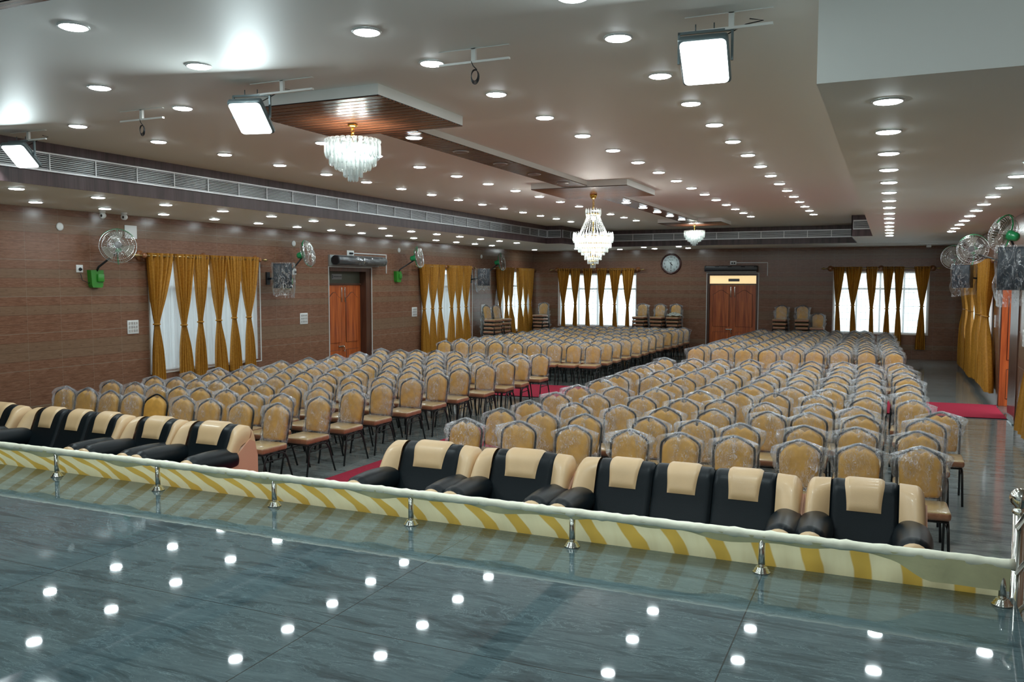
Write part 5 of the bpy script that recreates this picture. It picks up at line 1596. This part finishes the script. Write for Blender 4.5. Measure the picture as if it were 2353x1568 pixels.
# ------------------------------------------------------------------ air curtains over the doors
t = thing('air_curtain', 'black cylindrical air curtain on silver plate above the left door', 'air curtain', (XL, 17.0, 2.80))
MB().box(0.002, -1.06, -0.13, 0.05, 0.95, 0.12).build('backplate', M['silver'], t)
b_ = MB().lathe([(0.095, -1.02), (0.108, -1.02), (0.108, 1.0), (0.095, 1.0)], (0.16, 0, 0.0), 28, axis='y'); b_.build('drum', M['blackpl'], t)
MB().lathe([(0.113, -0.01), (0.113, 0.02)], (0.16, 0, 0), 28, axis='y', caps=False).build('joint_ring', M['chrome'], t)
s0 = 1.0
MB().grid(40, 30, lambda u, v: (0.16+(0.118+0.006*math.sin(u*50+v*20))*math.cos(2*PI*u), lerp(-1.0, 1.0, v), (0.118+0.006*math.sin(u*50+v*20))*math.sin(2*PI*u))).build('plastic_wrap', M['filmspk'], t, fix=False)
t = thing('air_curtain', 'long black air curtain above the far double door', 'air curtain', (-4.72, YB, 2.76))
MB().rbox(-0.85, -0.20, -0.10, 0.84, -0.002, 0.09, 0.03).build('casing', M['blackpl'], t)
MB().box(-0.80, -0.15, -0.115, 0.80, -0.03, -0.10).build('outlet', M['silver'], t)
for i in range(4):
    MB().box(-0.78+0.41*i, -0.203, 0.045, -0.78+0.41*i+0.28, -0.199, 0.062).build('intake_slots', M['grey'], t)
def socket(axis, pos, side, u, z, w, h, label, plugs=0, name='socket', cat='socket', switches=(0, 0), group=None):
    loc = P3(axis, pos, side, u, 0, z)
    t = thing(name, label, cat, loc, 0, group)
    mb = MB()
    if axis == 'y': mb.rbox(min(0, side*0.014), -w/2, -h/2, max(0, side*0.014), w/2, h/2, 0.004)
    else: mb.rbox(-w/2, min(0, side*0.014), -h/2, w/2, max(0, side*0.014), h/2, 0.004)
    mb.build('plate', M['white'], t)
    for i in range(plugs):
        du = (i-(plugs-1)/2)*0.075
        p = P3(axis, 0, side, du, 0.03, -0.01)
        MB().lathe([(0.022, 0.0), (0.028, side*0.012), (0.018, side*0.04), (0.001, side*0.045)], P3(axis, 0, side, du, 0.013, -0.01), 10, axis='x' if axis == 'y' else 'y').build('plug', M['cord'], t)
    nx, nz = switches
    for i in range(nx):
        for j in range(nz):
            du = (i-(nx-1)/2)*w/(nx+0.6); dz = (j-(nz-1)/2)*h/(nz+0.6)
            b = MB(); hw, hh = w/(nx+0.6)*0.30, h/(nz+0.6)*0.33
            if axis == 'y': b.box(min(side*0.014, side*0.019), du-hw, dz-hh, max(side*0.014, side*0.019), du+hw, dz+hh)
            else: b.box(du-hw, min(side*0.014, side*0.019), dz-hh, du+hw, max(side*0.014, side*0.019), dz+hh)
            b.build('switch', M['alu'], t)
    return t
socket('y', XL, 1, 9.44, 2.50, 0.12, 0.12, 'white socket with black plug beside the first green fan box', 1)
socket('y', XL, 1, 14.72, 2.52, 0.12, 0.13, 'white socket with plug beside the second green fan box', 1)
socket('y', XL, 1, 16.80, 2.985, 0.28, 0.12, 'white double socket above the left air curtain', 2)
socket('x', YB, -1, -4.67, 2.945, 0.20, 0.12, 'white double socket above the far air curtain', 2)
socket('y', XL, 1, 10.44, 1.53, 0.23, 0.23, 'square white switchboard left of the nearest window', 0, 'switchboard', 'switchboard', (4, 3))
socket('y', XL, 1, 15.02, 1.50, 0.26, 0.24, 'white switchboard left of the left door', 0, 'switchboard', 'switchboard', (4, 3))
socket('y', XL, 1, 19.74, 1.50, 0.26, 0.25, 'white switchboard between the left door and the middle window', 0, 'switchboard', 'switchboard', (3, 3))
socket('y', XL, 1, 23.95, 1.46, 0.30, 0.30, 'white switchboard behind the chair stacks on the left wall', 0, 'switchboard', 'switchboard', (3, 3))
socket('y', XL, 1, 10.45, 3.13, 0.25, 0.22, 'blank white square plate high above the first green fan', 0, 'cover_plate', 'cover plate')
socket('y', XR, -1, 15.0, 1.45, 0.16, 0.26, 'white switchboard on the right wall by the open door', 0, 'switchboard', 'switchboard', (1, 3))
socket('y', XR, -1, 18.9, 1.55, 0.14, 0.24, 'white switch plate between the open door and right-wall curtains', 0, 'switchboard', 'switchboard', (1, 3))
socket('y', XR, -1, 15.05, 0.45, 0.12, 0.12, 'white socket low on the right wall before the door', 0)
for y, z, lab in ((9.12, 3.14, 'left of the first green fan'), (14.72, 3.12, 'above the second green fan'), (18.98, 3.13, 'above the third green fan'), (23.85, 3.10, 'above the fourth green fan')):
    o = MB().lathe([(0.062, 0.0), (0.062, 0.010), (0.045, 0.016), (0.001, 0.018)], seg=24, axis='x').build('cover_plate', M['white']); o.location = (XL, y, z)
    tag(o, 'small round white cover plate high on the left wall, %s' % lab, 'cover plate', 'round cover plates')
# surface conduits from the sockets
def conduit(pts, label):
    o = MB()
    for a, b in zip(pts[:-1], pts[1:]):
        d = 0.011
        o.box(a[0]+0.001, min(a[1], b[1])-d, min(a[2], b[2])-d, a[0]+0.02, max(a[1], b[1])+d, max(a[2], b[2])+d)
    return tag(o.build('conduit', M['white'], fix=False), label, 'conduit')
conduit([(XL, 16.94, 2.985), (XL, 18.35, 2.985), (XL, 18.35, 2.53)], 'white plastic conduit bending down right of the left air curtain')
o = MB().box(-4.57, YB-0.02, 2.934, -3.58, YB, 2.956).box(-3.60, YB-0.02, 2.52, -3.58, YB, 2.934).build('conduit', M['white'], fix=False)
tag(o, 'white conduit bending down right of the far air curtain', 'conduit')

# ------------------------------------------------------------------ security cameras on the soffit
for i, (x, y) in enumerate([(-11.36, 9.62), (-11.30, 9.98)]):
    t = thing('security_camera', 'white dome security camera by the left wall, %s of the pair' % ('left' if i == 0 else 'right'), 'camera', (x, y, ZS), 0, 'pair of white security cameras')
    MB().lathe([(0.045, 0), (0.045, -0.02), (0.03, -0.03), (0.001, -0.03)], seg=18).build('mount', M['white'], t)
    MB().lathe([(0.001, 0.05), (0.03, 0.045), (0.048, 0.02), (0.05, 0), (0.045, -0.03), (0.001, -0.032)], (0, 0, -0.07), 18, axis='y').build('housing', M['white'], t)
    MB().lathe([(0.001, -0.034), (0.020, -0.034), (0.022, -0.03)], (0.01, 0, -0.075), 14, axis='y').build('lens', M['cord'], t)
t = thing('security_camera', 'small white camera under the soffit in the far right corner', 'camera', (0.95, 26.2, ZS))
MB().rbox(-0.06, -0.08, -0.12, 0.06, 0.06, -0.05, 0.01).build('housing', M['white'], t)
MB().box(-0.015, -0.015, -0.05, 0.015, 0.015, 0).build('mount', M['white'], t)
# shallow cove moulding along the far soffit on the right
struct(MB().box(-0.9, 25.9, ZS-0.035, XR, 26.15, ZS).build('trim_3', M['paint']))
